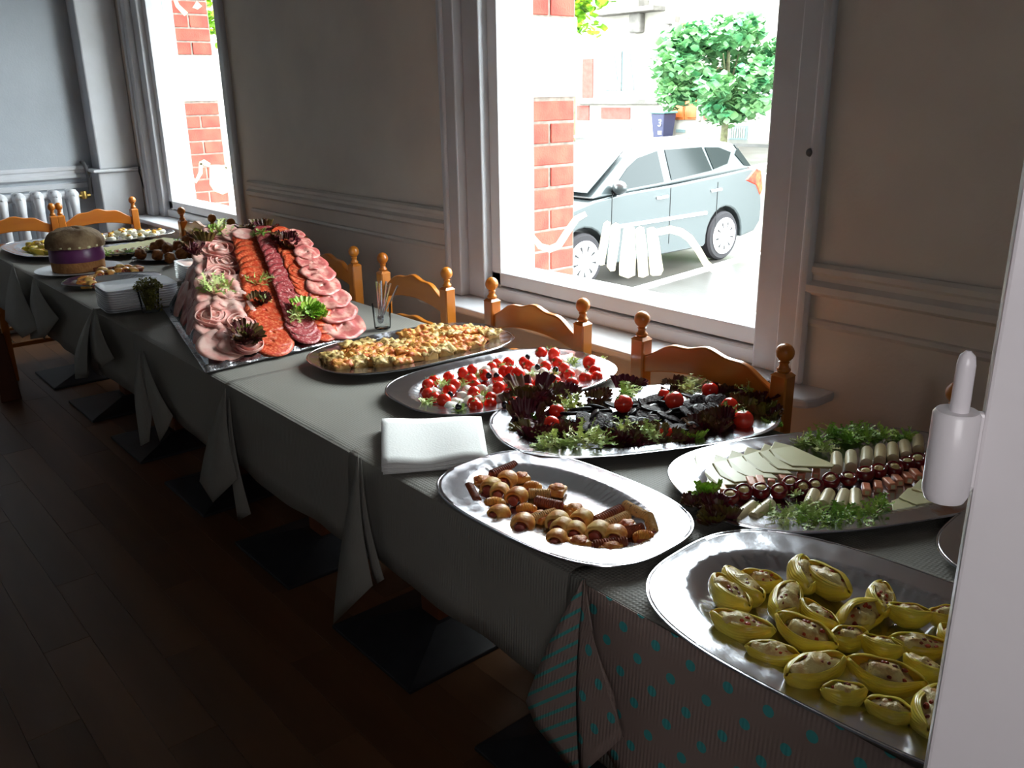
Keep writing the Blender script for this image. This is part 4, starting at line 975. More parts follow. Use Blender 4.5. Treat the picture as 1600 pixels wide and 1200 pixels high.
for i, (x, y) in enumerate([(330,340),(480,410),(520,370),(555,330),(550,395),(740,215),(790,290),(1040,150),(1290,220),(640,330),(900,330),(760,380),(970,230),(1000,205),(1300,260),(700,320),(360,360),(640,400),(880,200),(1080,240),(1180,140),(450,440),(660,200),(1010,240),(930,215),(1060,215)]):
    o = mo if i == 0 else mo.copy(); 
    if i: COL.objects.link(o)
    p = at(*kc(x, y), PZ + .014); place(o, (p.x, p.y, PZ + .001), rnd.uniform(-.3, .3), rnd.uniform(-.3, .3), rnd.uniform(0, 6), rnd.uniform(.9, 1.15)); tag(o, '', 'mozzarella', 'mozzarella among the tomatoes'); out.append(o)
autolabel(out, 'white mozzarella piece', 3, 'of the tomato platter')
ol = MB().ball((0, 0, .008), (.0085, .0085, .009), 12, 8).build('black_olive', 'olive', smooth=180); out = []
for i, (x, y) in enumerate([(435,365),(490,445),(945,118),(1010,182),(795,430),(740,240),(1130,200),(690,240)]):
    o = ol if i == 0 else ol.copy()
    if i: COL.objects.link(o)
    p = at(*kc(x, y), PZ + .03); place(o, (p.x, p.y, PZ + .022), 0, 0, 0, 1); tag(o, '', 'olive', 'black olives among the tomatoes'); out.append(o)
autolabel(out, 'shiny black olive', 1, 'on the tomato platter')
greens([('f',385,290,1),('f',270,410,1),('f',500,455),('f',520,285,.8),('f',650,360,.9),('f',1240,145,1.2),('f',1110,235,.9),('f',1090,60,.9),('f',980,225,.8),('f',770,170,.7),('f',670,400,.8),('f',620,230,.8),('f',900,290,.6),('f',1440,110,.5)], kc, PZ + .014, 'of the tomato platter', 'frisee on the tomato platter', .85)

# ---- black pudding platter
kc = crop(780, 580, 3.5556)
def pud(v):
    t = T('black_pudding_slice', '', 'black pudding')
    prof = [(.001, 0), (.017, .0005), (.0195, .003), (.0195, .007), (.017, .0095), (.001, .010)]
    b = MB(); b.lathe(prof, 22, sx=1.15, sy=.85); b.v = [tuple(Vector(q) * (1 + .05*noise.noise(Vector(q)*90 + Vector((v, 0, 0)))*3)) for q in b.v]
    b.build('cut_slice', 'pudding', t, smooth=50); MB().lathe([(.0195, .002), (.0203, .003), (.0203, .007), (.0195, .008)], 22, sx=1.15, sy=.85).build('skin', 'black', t, smooth=60); return t
protos = {v: pud(v) for v in range(3)}
BL = [(400,255),(470,275),(580,235),(620,270),(540,215),(760,190),(790,245),(850,165),(880,215),(830,275),(740,185),(1070,160),(1120,185),(1190,190),(960,235),(900,305),(1050,300),(700,270),(1000,200),(1050,250),(680,330),(560,300),(480,310),(1150,150),(900,255),(640,205),(1100,235),(960,290),(1000,320),(820,320),(750,310),(620,330),(1170,220),(1230,180),(450,235),(520,255),(590,265),(660,240),(720,225),(800,205),(840,225),(920,190),(940,270),(1000,235),(1080,200),(1130,250),(1060,330),(860,320),(560,320),(700,320),(770,285)]
def pp_(i, s):
    p = at(*kc(*s), PZ + .016); return i % 3, (p.x, p.y, PZ + .004 + rnd.uniform(0, .018)), (rnd.uniform(-.8, .6), rnd.uniform(-.5, .5), rnd.uniform(0, 6.28)), (lambda q: (q, q, q*.62))(rnd.uniform(1.2, 1.5)), None
objs = inst(protos, BL, pp_, 'black pudding', 'black pudding slices'); autolabel(objs, 'dark black pudding slice', 4, 'of the lettuce platter')
tomatoes([(318,230,1.1,.008),(690,200,1.35,.014),(972,180,1.35,.014),(1170,118,1.25,.006),(1280,205,1.2,.01),(1355,292,1.4,.006),(915,140,1.0,.01),(290,300,1.1,.004),(925,352,1.0,.0)], kc, PZ + .001, 'on the black pudding platter', 'cherry tomatoes on the black pudding platter', 2)
greens([('r',240,140,1.6),('r',310,150,1.3),('r',120,200,1.3),('r',200,270,1.2),('r',240,330,1.2),('r',700,90,1.2),('r',960,100,1.1),('r',1240,120,1.2),('r',1420,160,1.4),('r',1450,215,1.3),('r',1140,320,1.2),('r',1230,320,1.3),('r',350,350,1),('r',530,170,1.1),('r',700,385,1.1),('r',900,385,1.1),('r',1490,250,1),('r',1200,270,1),('r',620,385,1),('r',1330,130,1.2),('r',1380,230,1.2),('r',170,340,1),('r',1040,370,.9)], kc, PZ + .003, 'of the black pudding platter', 'red lettuce round the black pudding', 1.42)
greens([('f',400,200,1.2),('f',700,115,1.1),('f',1040,100,1.1),('f',1080,60,.9),('f',290,370,1.2),('f',480,370,1.3),('f',700,330,1.1),('f',780,340,1.2),('f',1380,130,1.2),('f',1300,240,1),('f',250,415,1),('f',560,390,1),('f',840,345,.9),('f',380,400,1)], kc, PZ + .014, 'of the black pudding platter', 'frisee round the black pudding', 1.3)
greens([('l',1050,370,1),('l',1520,285,.8),('l',370,320,.8),('l',1240,250,.9),('l',220,250,.7)], kc, PZ + .006, 'of the black pudding platter', 'green lettuce round the black pudding')

# ---- cheese platter
kc = crop(1030, 650, 3.5556)
CS = [[(185,250),(160,310),(180,370),(300,392),(400,385),(310,330),(230,290)], [(195,212),(205,270),(260,340),(330,380),(470,380),(360,300),(270,240)], [(312,208),(300,260),(340,330),(420,365),(540,355),(470,290),(390,240)], [(402,186),(380,240),(410,300),(500,335),(660,345),(570,280),(480,215)], [(487,170),(465,220),(500,275),(580,310),(740,320),(640,250),(560,190)], [(585,152),(557,200),(590,250),(660,290),(850,305),(740,230),(650,175)], [(640,140),(615,185),(650,235),(740,275),(960,282),(975,268),(860,220),(740,165)]]
out = []
for i, poly in enumerate(CS):
    t = T('cheese_slice', '', 'cheese'); zb = PZ + .006 + i*.003
    n = len(poly); top = []; 
    for j, (x, y) in enumerate(poly):
        high = max(0, 1 - j / 2.0) if j < 3 else max(0, (j - (n - 3)) / 3)
        top.append(at(*kc(x, y), zb + .012 * high + .004))
    c = sum(top, Vector()) / n; t.location = (c.x, c.y, PZ)
    b = MB(); b.add(top + [p - Vector((0, 0, .004)) for p in top], [tuple(range(n)), tuple(range(2*n-1, n-1, -1))] + [(j, (j+1) % n, n+(j+1) % n, n+j) for j in range(n)])
    b.build('cut_face', 'cheese', t, smooth=0, bevel=.001, world=True)
    MB().tube([p + Vector((0, 0, -.002)) for p in top[1:5]], .0024, 6).build('rind', 'rind', t, world=True); t['group'] = 'cheese slices fanned out'; out.append(t)
autolabel(out, 'pale fanned cheese slice', 1, 'on the cheese platter')
out = []
for i, poly in enumerate([[(1290,470),(1300,540),(1420,560),(1560,540),(1540,450),(1400,430)], [(1380,400),(1330,450),(1430,490),(1580,470),(1580,390),(1480,380)], [(1450,350),(1400,400),(1500,430),(1620,400),(1600,340)]]):
    t = T('cheese_slice', '', 'cheese'); top = [at(*kc(x, y), PZ + .008 + i*.0035) for x, y in poly]; c = sum(top, Vector()) / len(top); t.location = (c.x, c.y, PZ); n = len(poly)
    b = MB(); b.add(top + [p - Vector((0, 0, .003)) for p in top], [tuple(range(n)), tuple(range(2*n-1, n-1, -1))] + [(j, (j+1) % n, n+(j+1) % n, n+j) for j in range(n)]); b.build('cut_face', 'cheese', t, smooth=0, bevel=.001, world=True); t['group'] = 'flat cheese slices near the door post'; out.append(t)
autolabel(out, 'flat greenish cheese slice', 1, 'on the cheese platter')
pp0 = T('stuffed_pepper', '', 'pepper'); b = MB(); b.lathe([(.004, 0), (.012, .001), (.0165, .006), (.018, .013), (.016, .020), (.0125, .0225), (.0095, .021), (.009, .017)], 20); b.v = [tuple(Vector(q)*(1 + .05*noise.noise(Vector(q)*90))) for q in b.v]; b.build('flesh', 'pepper', pp0, smooth=180)
MB().ball((0, 0, .0185), (.0102, .0102, .0042), 14, 8, .4, 150, 2).build('cream_filling', 'cream', pp0, smooth=180)
PL = [(400,450),(470,420),(565,420),(670,415),(740,375),(800,395),(870,385),(960,355),(1050,350),(1150,325),(1220,305),(1300,295),(1380,265),(1440,250),(1520,225)]
objs = inst({0: pp0}, PL, lambda i, s: (0, tuple(Vector((at(*kc(*s), PZ + .014).x, at(*kc(*s), PZ + .014).y, PZ + .003))), (rnd.uniform(.1, .5), rnd.uniform(-.2, .1), rnd.uniform(.2, .6)), rnd.uniform(.95, 1.12), None), 'pepper', 'round red peppers filled with cream'); autolabel(objs, 'round red pepper filled with cream', 1, 'across the cheese platter')
hp = MB().lathe([(.0108, -.0275), (.0120, -.0268), (.0128, 0), (.0118, .0268), (.0106, .0275)], 16).build('palm_heart', 'heart', smooth=35)
HL = [(420,585,530,495),(520,570,620,490),(830,500,862,430),(910,500,945,430),(1000,510,1030,430),(1090,520,1090,425),(985,300,985,220),(1065,295,1065,205),(1150,275,1155,185),(1225,265,1230,165),(1300,255,1295,155),(1375,235,1360,145),(1440,215,1435,100)]
def hpf(i, s):
    x0, y0, x1, y1 = s; a = at(*kc(x0, y0), PZ + .014); b_ = at(*kc(x1, y1), PZ + .014); c = (a + b_)/2; d = b_ - a; L = min(d.length, .075)
    return 0, (c.x, c.y, PZ + .0145), (0, PI/2, math.atan2(d.y, d.x)), (.98, .98, max(.8, L / .055)), None
objs = inst({0: hp}, HL, hpf, 'palm heart', 'white palm heart pieces'); autolabel(objs[:6], 'palm heart in front of the peppers', 1, 'on the cheese platter'); autolabel(objs[6:], 'palm heart behind the peppers', 1, 'on the cheese platter')
sm = T('salmon_roll', '', 'salmon'); MB().box(-.018, .018, -.008, .008, 0, .014).build('roll', 'salmon', sm, smooth=60, bevel=.003, bseg=3); MB().box(-.0182, .0182, -.004, .004, .003, .011).build('white_core', 'heart', sm, smooth=0)
SL = [(1150,400),(1215,385),(1280,370),(1325,350),(1375,338),(1425,320),(1475,300),(350,415),(560,372),(620,362),(680,348),(790,325),(870,318),(510,378)]
objs = inst({0: sm}, SL, lambda i, s: (0, (at(*kc(*s), PZ + .01).x, at(*kc(*s), PZ + .01).y, PZ + .001 + (.004 if i > 6 else 0)), (rnd.uniform(-.1, .1), rnd.uniform(-.1, .1), rnd.uniform(-1.1, -.7)), rnd.uniform(.95, 1.1), None), 'salmon', 'rolled salmon pieces beside the peppers'); autolabel(objs[:7], 'pink salmon roll in front of the peppers', 1, 'on the cheese platter'); autolabel(objs[7:], 'pink salmon roll behind the peppers', 1, 'on the cheese platter')
greens([('g',880,130,1.2),('g',1060,130,1.3),('g',1150,115,1.1),('g',1380,115,1),('f',920,165,.9),('f',800,135,.9),('g',960,95,1.1),('g',1040,80,1.1),('g',1240,105,1.1),('g',1120,85,1.1),('g',1310,110,1)], kc, PZ + .014, 'at the back of the cheese platter', 'frisee behind the cheese')
greens([('f',600,530,1),('f',765,420,.6),('f',800,510,1),('g',1000,545,1.1),('g',1050,510,1),('g',1230,480,.9),('f',680,600,1),('g',900,590,1.1),('g',1100,590,1),('g',1190,540,1),('f',700,545,1.1),('f',860,545,1),('g',960,600,.9),('f',780,600,1)], kc, PZ + .008, 'at the front of the cheese platter', 'frisee in front of the cheese')
greens([('l',245,425,1),('r',200,480,.9),('r',300,520,1.1),('r',350,530,1),('l',270,400,.8),('r',320,560,.9)], kc, PZ + .016, 'at the left end of the cheese platter', 'lettuce at the end of the cheese platter')
# ================================================================== quiche squares
ang = 1.5; ca, sa = math.cos(ang), math.sin(ang)
def qproto(v, m):
    t = T('quiche_square', '', 'quiche'); rn = random.Random(v)
    MB().box(-.023, .023, -.0225, .0225, 0, .021).build('pastry_base', 'crust', t, smooth=60, bevel=.004, bseg=2)
    b = MB()
    def fn(u, w_):
        x, y = (u-.5)*.057, (w_-.5)*.056; e = max(abs(u-.5), abs(w_-.5))*2
        return (x, y, .0225 + 0.010*noise.noise(Vector((x*60 + v*5, y*70, v))) + .004*noise.noise(Vector((x*170, y*170 + v*3, v))) - .005*e**5)
    b.grid(fn, 13, 13); b.build('baked_filling', m, t, smooth=60, solid=.005, recalc=False)
    ed = MB(); 
    for s in (1,): ed.ball((s*.0225, rn.uniform(-.008, .008), .021), (.004, .014, .005), 8, 6, .4, 120, v)
    ed.build('browned_edge', 'cheeseg', t, smooth=80); return t
protos = {v: qproto(v, ['quiche', 'quiche2', 'quiche'][v % 3]) for v in range(6)}
QL = []
for iy in range(11):
    for ix in range(5):
        u = (iy - 5) * .0515; v = (ix - 2) * .052
        if abs(v) > .128 * (1 - (abs(u)/.33)**2.6) + .01: continue
        if iy in (4, 5) and ix == 4: continue
        QL.append((u, v))
def qf(i, s):
    u, v = s; u += rnd.uniform(-.007, .007); v += rnd.uniform(-.007, .007)
    return rnd.randrange(6), (-2.179 + u*ca - v*sa, 1.452 + u*sa + v*ca, PZ + .001 + rnd.uniform(0, .008)), (rnd.uniform(-.12, .12), rnd.uniform(-.12, .12), ang + rnd.uniform(-.3, .3) + rnd.choice((0, PI/2))), (rnd.uniform(1.0, 1.14), rnd.uniform(1.0, 1.14), rnd.uniform(1.0, 1.4)), None
objs = inst(protos, QL, qf, 'quiche', 'quiche squares on the platter'); autolabel(objs, 'browned quiche square', 5, 'of the quiche platter')
# ================================================================== meat mound
BLm, BRm = at(326, 571, .772), at(549, 519, .772); TLm, TRm = at(314, 366, 1.05), at(458, 362, 1.05)
def slope(s, t, off=0):
    a = BLm.lerp(BRm, s); c = TLm.lerp(TRm, s); p = a.lerp(c, t); p.z += .018*math.sin(t*PI)
    return p + SN * off
SN = ((BRm - BLm).cross(TLm - BLm)).normalized()
if SN.z < 0: SN = -SN
ES = (BRm - BLm).normalized(); ET = SN.cross(ES).normalized()
backB = (Vector((-3.30, 1.12, .760)), Vector((-3.36, 1.50, .760)))
t = T('serving_mound', 'foil covered sloping mound carrying the sliced cold meats', 'display stand', ((BLm.x + backB[0].x)/2, 1.2, .757))
b = MB(); dn = Vector((0, 0, -.012))
q0, q1, q2, q3 = BLm + dn, BRm + dn, TRm + dn*1.2, TLm + dn*1.2
b.add([(q0.x, q0.y, .757), (q1.x, q1.y, .757), (backB[1].x, backB[1].y, .757), (backB[0].x, backB[0].y, .757), q0, q1, q2, q3, (backB[1].x, backB[1].y, .775), (backB[0].x, backB[0].y, .775), (-3.10, TRm.y, 1.03), (-3.12, TLm.y + .02, 1.03)],
      [(0, 1, 5, 4), (4, 5, 6, 7), (7, 6, 10, 11), (11, 10, 8, 9), (9, 8, 2, 3), (0, 4, 7, 11, 9, 3), (1, 2, 8, 10, 6, 5), (0, 3, 2, 1)])
b.build('mound_core', 'foilc', t, smooth=0, world=True)
b = MB()
def lip(u, v): 
    p = BLm.lerp(BRm, -.03 + 1.06*u); return (p.x + .022*(1-v) + .0, p.y, .758 + .016*v + .0025*math.sin(u*60)*v)
b.grid(lip, 60, 4); b.build('foil_edge', 'foilc', t, world=True, solid=.001, recalc=False)
b = MB()
b.prism([(BLm.x + .02, BLm.y - .02), (BRm.x + .02, BRm.y + .02), (-3.32, 1.52), (-3.32, 1.10)], .7568, .7585); b.build('board', 'foilc', t, smooth=0, world=True)
def slicemesh(r, m, name, v, wav=.10, th=.0022, sx=1, sy=1, fold=0):
    b = MB(); o = v * 7.3
    def fn(u, w_):
        a = 2*PI*u; rr = r * max(w_, .02) * (1 + wav*.5*noise.noise(Vector((math.cos(a)*1.4 + o, math.sin(a)*1.4, 0))))
        x, y = rr*math.cos(a)*sx, rr*math.sin(a)*sy
        z = wav * r * .55 * noise.noise(Vector((x*22 + o, y*22, v))) + fold * .10 * r * math.sin(x / r * 7 + v)
        return (x, y, z)
    b.grid(fn, 26, 6, closed=True); return b.build(name, m, smooth=70, solid=th, recalc=False)
def rose(v):
    t = T('rolled_coppa_rosette', '', 'ham'); b = MB()
    def fn(u, w_):
        a = u*2*PI*2.6 + v; rr = .010 + .048*u; return (rr*math.cos(a)*1.08, rr*math.sin(a)*.92, .004 + w_*.016*(1 - .4*u) + .003*math.sin(a*3.1 + v))
    b.grid(fn, 90, 4); b.build('curled_meat', 'ham', t, smooth=80, solid=.003, recalc=False)
    o = slicemesh(.056, 'hamd', 'outer_slice', v, .2, .004); o.parent = t
    o = slicemesh(.030, 'ham', 'centre_fold', v + 3, .3, .006, fold=1); o.parent = t; o.location.z = .008; return t
BASIS = Matrix((ES, ET, SN)).transposed()
def onslope(o, s, t_, off, rz=0, tilt=.0, sc=1):
    o.location = slope(s, t_, off); o.rotation_mode = 'XYZ'
    o.rotation_euler = (BASIS @ Matrix.Rotation(tilt, 3, 'X') @ Matrix.Rotation(rz, 3, 'Z')).to_euler(); o.scale = (sc, sc, sc); return o
ORDB = ['lowest'] + [x + ' from the bottom' for x in 'second third fourth fifth sixth seventh eighth ninth tenth eleventh twelfth thirteenth fourteenth fifteenth sixteenth seventeenth eighteenth nineteenth twentieth'.split()]
def column(name, m, r, s0, s1, n, off, desc, where, cat, group, wav=.1, fold=0, sx=1, sy=1, t0=.05, t1=.97, jit=.01, r1=None):
    ps = [slicemesh(r, m, name, v, wav, .0024, sx, sy, fold) for v in range(3)]
    for i in range(n):
        k = i / (n - 1); o = ps[i] if i < 3 else ps[i % 3].copy()
        if i >= 3: COL.objects.link(o)
        onslope(o, s0 + (s1 - s0)*k + rnd.uniform(-jit, jit), t0 + (t1 - t0)*k, off, rnd.uniform(0, 6.28) if sx == sy else rnd.uniform(-.3, .3), .13, 1 if r1 is None else 1 + (r1/r - 1)*k)
        tag(o, f'{desc}, {ORDB[i]} {where}', cat, group)
column('chorizo_slice', 'chorizo', .068, .435, .475, 17, .005, 'orange chorizo slice', 'of the wide middle column', 'sausage slice', 'wide column of chorizo slices', t1=.90, r1=.052)
column('salami_slice', 'salami', .052, .655, .70, 18, .010, 'marbled salami slice', 'of the salami column', 'sausage slice', 'column of salami slices', r1=.044)
column('chorizo_slice', 'chorizo', .052, .80, .86, 18, .005, 'red chorizo slice', 'of the narrow right column', 'sausage slice', 'narrow column of chorizo slices', r1=.040)
column('ham_slice', 'hamd', .080, .955, 1.0, 9, .004, 'cured ham slice with pale fat', 'down the right edge', 'ham', 'cured ham down the right edge', .22, .35, 1.1, .85, .06, .96, r1=.035)
column('ham_slice', 'ham', .078, .105, .09, 9, .004, 'pale cooked ham slice', 'down the left edge', 'ham', 'cooked ham down the left edge', .14, .12, 1.05, .85, .09, .96, r1=.055)
column('folded_ham_slice', 'ham', .056, .22, .21, 8, .010, 'folded cooked ham slice', 'beside the wide chorizo column', 'ham', 'folded ham beside the chorizo', .35, .8, 1.2, .7, .06, .5)
rp = rose(1)
for i, (x, y, s) in enumerate([(330, 505, .9), (385, 545, .9), (365, 470, 1.0), (343, 440, 1.0), (352, 420, .9), (342, 400, 1.1), (375, 515, .9), (340, 374, .8), (372, 372, .8)]):
    o = rp if i == 0 else copy_tree(rp); r_ = ray(x, y); t_ = (BLm - Vector((0, 0, CZ))).dot(SN) / r_.dot(SN); p = r_ * t_ + Vector((0, 0, CZ))
    o.location = p + SN*.018; o.rotation_euler = (BASIS @ Matrix.Rotation(i*1.3, 3, 'Z')).to_euler(); o.scale = (s, s, s)
    tag(o, f"curled pink coppa rosette, {['lowest left', 'lowest right by the green leaf', 'third from the bottom', 'fourth from the bottom', 'fourth from the top', 'large third from the top', 'second lowest', 'top left', 'top right'][i]} on the meat mound", 'ham', 'coppa rosettes')
# ham draped down the near left side of the mound
LB = Vector((-3.12, 1.065, .775)); side = [BLm, LB, TLm]
for i in range(16):
    k = i % 4; j = i // 4; u = .10 + .27*k; v = .24 + j*.21
    base = BLm.lerp(LB, u); top = TLm.lerp(Vector((-3.14, TLm.y + .04, 1.02)), u); p = base.lerp(top, v)
    n_ = (LB - BLm).cross(TLm - BLm).normalized(); n_ = n_ if n_.y < 0 else -n_
    e1 = (LB - BLm).normalized(); e2 = n_.cross(e1)
    o = slicemesh(.070, ['ham', 'ham', 'hamd'][i % 3] if i < 12 else 'ham', 'ham_slice', 30 + i, .22, .003, 1.1, .95, .25)
    o.location = p + n_*(.005 + .003*(i % 2)); o.rotation_euler = (Matrix((e1, e2, n_)).transposed() @ Matrix.Rotation(rnd.uniform(-.4, .4), 3, 'Z')).to_euler(); s = 1.0 - .10*j; o.scale = (s, s, s)
    tag(o, f"draped ham slice, {['nearest', 'second', 'third', 'farthest'][k]} of the {['bottom', 'second', 'third', 'top'][j]} row on the mound's shaded side", 'ham', 'ham draped down the shaded side')
rq = slicemesh(.062, 'ham', 'ham_slice', 77, .14, .003, 1.1, .9, .12)
for i, (s_, t_) in enumerate([(.10, .90), (.22, .95), (.33, .93), (.44, .945), (.30, .97), (.14, .96)]):
    o = rq if i == 0 else rq.copy()
    if i: COL.objects.link(o)
    onslope(o, s_, t_, .008 + .003*i, i*1.1, .04, .62); tag(o, 'cooked ham slice, ' + ORD[[0, 2, 4, 5, 3, 1][i]] + ', lying across the mound top', 'ham', 'ham across the mound top')
def green_at(kind, x, y, s, lab, lift=.026):
    s *= 1.1 if kind == 'l' else 1.35
    if 'high' in lab: lift = .055
    r_ = ray(x, y); t_ = (BLm - Vector((0, 0, CZ))).dot(SN) / r_.dot(SN); p = r_ * t_ + Vector((0, 0, CZ))
    v = rnd.randrange(3); o = copy_tree(GP[(kind, v)]); o.location = p + SN*lift; o.rotation_euler = (BASIS @ Matrix.Rotation(rnd.uniform(0, 6), 3, 'Z')).to_euler(); o.scale = (s, s, s)
    tag(o, lab, 'lettuce', 'salad garnish on the meat mound')
for a in [('r', 386, 540, 1.3, 'dark lettuce tuft at the foot of the left ham column'), ('l', 383, 532, .8, 'green lettuce scrap at the foot of the left ham column'), ('f', 330, 466, 1.4, 'pale frisee strands at the left edge of the meats'), ('f', 352, 460, 1.2, 'pale frisee strands over the coppa rosettes'),
          ('f', 405, 455, 1.2, 'frisee tuft on the middle chorizo column'), ('l', 400, 446, .6, 'small green leaf above the middle frisee tuft'), ('r', 400, 484, 1.0, 'dark lettuce scrap across the lower chorizo column'), ('f', 412, 482, .6, 'tiny frisee scrap on the lower chorizo column'),
          ('l', 478, 495, 1.5, 'bright green lettuce leaf low on the right columns'), ('l', 490, 502, 1.2, 'second bright green leaf low on the right columns'), ('f', 462, 506, .9, 'white frisee rib beside the bright green leaf'), ('r', 442, 402, 1.4, 'dark purple lettuce leaf high on the right chorizo column'), ('r', 448, 410, 1.3, 'second dark purple leaf just below the first, high right'), ('l', 462, 420, .5, 'tiny green tip under the purple leaves'),
          ('f', 345, 374, 1.2, 'pale frisee tuft at the upper left of the meats'), ('l', 340, 377, .9, 'green lettuce leaf at the upper left of the meats')]: green_at(*a)
for i, (x, y, k, s) in enumerate([(318, 366, 'r', 1.5), (385, 352, 'r', 1.2), (405, 347, 'r', 1.3), (422, 352, 'r', 1.5), (412, 356, 'g', 1.0), (308, 384, 'r', 1.4)]):
    p = at(x, y, 1.075); o = copy_tree(GP[(k, i % 3)]); o.location = (p.x - .03, p.y, 1.05); o.rotation_euler = (rnd.uniform(-.3, .3), 0, i); o.scale = (s, s, s)
    tag(o, ['dark lettuce drooping over the top left corner of the mound', 'leftmost dark lettuce tuft along the mound ridge', 'middle dark lettuce tuft along the mound ridge', 'rightmost dark lettuce tuft along the mound ridge', 'green frisee tuft on the mound ridge', 'dark lettuce hanging down the far left of the mound'][i], 'lettuce', 'dark lettuce along the mound ridge')
# ================================================================== napkins
N0 = [at(597, 657, .775), at(752, 653, .775), at(763, 716, .775), at(598, 738, .762)]
cN = sum(N0, Vector()) / 4
for i in range(8):
    z = PZ + .0006 + i*.0029; b = MB(); jx, jy = rnd.uniform(-.002, .002), rnd.uniform(-.002, .002)
    def fn(u, v):
        p = (N0[0].lerp(N0[1], u)).lerp(N0[3].lerp(N0[2], u), v); return (p.x + jx, p.y + jy, z + .0030*math.sin(u*8.5 + 1.0)*(.35 + .65*v)*(i/7)*1.6 + .0010*math.sin(v*5)*(i/7))
    b.grid(fn, 16, 8); o = b.build('paper_napkin', 'napkin', smooth=60, solid=.0026, recalc=False)
    tag(o, ['bottom', 'second', 'third', 'fourth', 'fifth', 'sixth', 'seventh', 'topmost'][i] + ' white paper napkin ' + ('' if i == 7 else 'up ') + 'in the pile beside the pastry platter', 'napkin', 'pile of folded white napkins')
# ================================================================== plates
def plate_stack(c, ax, ay, n, z0, lab, grp):
    h = .0088; rzz = math.atan2(ax.y, ax.x); L, W = ax.length, ay.length; pr_ = None
    for i in range(n):
        if pr_ is None:
            b = MB(); prof = [(.62, 0), (.66, .0015), (.985, .0055), (1.0, .0066), (.99, .0080), (.80, .0062), (.76, .0040), (.02, .0036)]
            vs = []; fs = []; N = 48
            for f, z in prof:
                for j in range(N): x, y = sup(2*PI*j/N, L/2, W/2, 9); vs.append((x*f, y*f, z))
            for k in range(len(prof)-1):
                for j in range(N): q = (j+1) % N; fs.append((k*N+j, k*N+q, (k+1)*N+q, (k+1)*N+j))
            fs.append(tuple(reversed(range(N)))); fs.append(tuple(range((len(prof)-1)*N, len(prof)*N))); b.add(vs, fs)
            o = pr_ = b.build('square_plate', 'plate', smooth=45)
        else: o = pr_.copy(); COL.objects.link(o)
        o.location = (c.x + rnd.uniform(-.001, .001), c.y + rnd.uniform(-.001, .001), z0 + i*h); o.rotation_euler = (0, 0, rzz + rnd.uniform(-.008, .008))
        tag(o, (ORDB[i] if i < n-1 else 'topmost') + ' ' + lab, 'plate', grp)
pz = .7585 - .0045
A = at(164, 458, .842); B_ = at(140, 440.5, .842); C_ = at(215, 427, .842)
sq = .215; d1 = (B_ - A).normalized(); d1.z = 0; d2 = Vector((-d1.y, d1.x, 0)); d2 = d2 if d2.y > 0 else -d2
plate_stack(A + d1*sq*.5 + d2*sq*.62, d1*sq, d2*sq*1.24, 10, PZ, 'white square plate of the near stack by the mossy vase', 'near stack of square white plates')
A = at(257, 446, PZ) + Vector((.0, .12, 0))
plate_stack(A + Vector((-.02, .06, 0)), d1*.2, d2*.2, 9, PZ, 'white square plate of the stack behind the meat mound', 'far stack of square white plates')
# ================================================================== glass of spoons, vase
p = at(598, 512, PZ); t = T('glass_tumbler', 'clear glass tumbler holding teaspoons beside the meat mound', 'glass', (p.x, p.y, PZ - .001))
MB().lathe([(.026, 0), (.028, .002), (.033, .085), (.0315, .085), (.0268, .010), (.001, .009)], 32).build('bowl', 'tumbler', t, smooth=50, recalc=True)
sp = T('teaspoon', '', 'spoon'); MB().tube([(0, 0, .0), (0, 0, .115)], [.0018, .0036], 8).build('handle', 'chrome', sp)
b = MB(); b.grid(lambda u, v: (.0105*math.sin(PI*v)**.6*math.cos(2*PI*u), .003*math.sin(PI*v)*math.sin(2*PI*u) - .002, -.030*(1 - v)), 14, 8, closed=True); b.build('spoon_bowl', 'chrome', sp)
for i, (dx, dy, a) in enumerate([(-.016, -.012, (-.02, -.06)), (-.006, .012, (-.16, .05)), (.004, -.012, (.02, .10)), (.008, .006, (-.20, .22)), (.012, -.008, (-.05, .36)), (.006, .012, (-.34, .40)), (-.012, .010, (-.1, -.14))]):
    o = sp if i == 0 else copy_tree(sp); place(o, (p.x + dx*.5, p.y + dy*.5, PZ + .044), a[0], a[1] * .9, 0, 1)
    tag(o, 'steel teaspoon standing in the glass tumbler, ' + ORD[i if i < 6 else 0].replace('leftmost', 'near the left') if i < 6 else 'steel teaspoon leaning farthest left in the glass tumbler', 'spoon', 'teaspoons in the tumbler')
p = at(236, 486, PZ); t = T('glass_vase', 'small glass vase stuffed with dry cress beside the plate stack', 'vase', (p.x, p.y, PZ - .001))
MB().lathe([(.030, 0), (.032, .003), (.034, .035), (.042, .10), (.0405, .10), (.0325, .036), (.029, .010), (.001, .009)], 28).build('vessel', 'tumbler', t, smooth=50)
b = MB(); rn = random.Random(5)
for k in range(700):
    a = rn.uniform(0, 6.28); rr = rn.uniform(0, 1)**.5*.052; z = .085 + rn.uniform(0, .05)*(1 - (rr/.06)**2) ; x, y = rr*math.cos(a), rr*math.sin(a)
    s = .0045; q = Matrix.Translation((x, y, z)) @ Matrix.Rotation(rn.uniform(0, 6), 4, 'Z') @ Matrix.Rotation(rn.uniform(-1.2, 1.2), 4, 'X'); b.add([(-s, 0, 0), (0, -s*.7, 0), (s, 0, .001), (0, s*.7, 0)], [(0, 1, 2, 3)], q)
for k in range(60): a = rn.uniform(0, 6.28); rr = rn.uniform(.2, 1)*.026; b.tube([(rr*math.cos(a)*.6, rr*math.sin(a)*.6, .012), (rr*math.cos(a)*1.4, rr*math.sin(a)*1.4, .10)], .0011, 4)
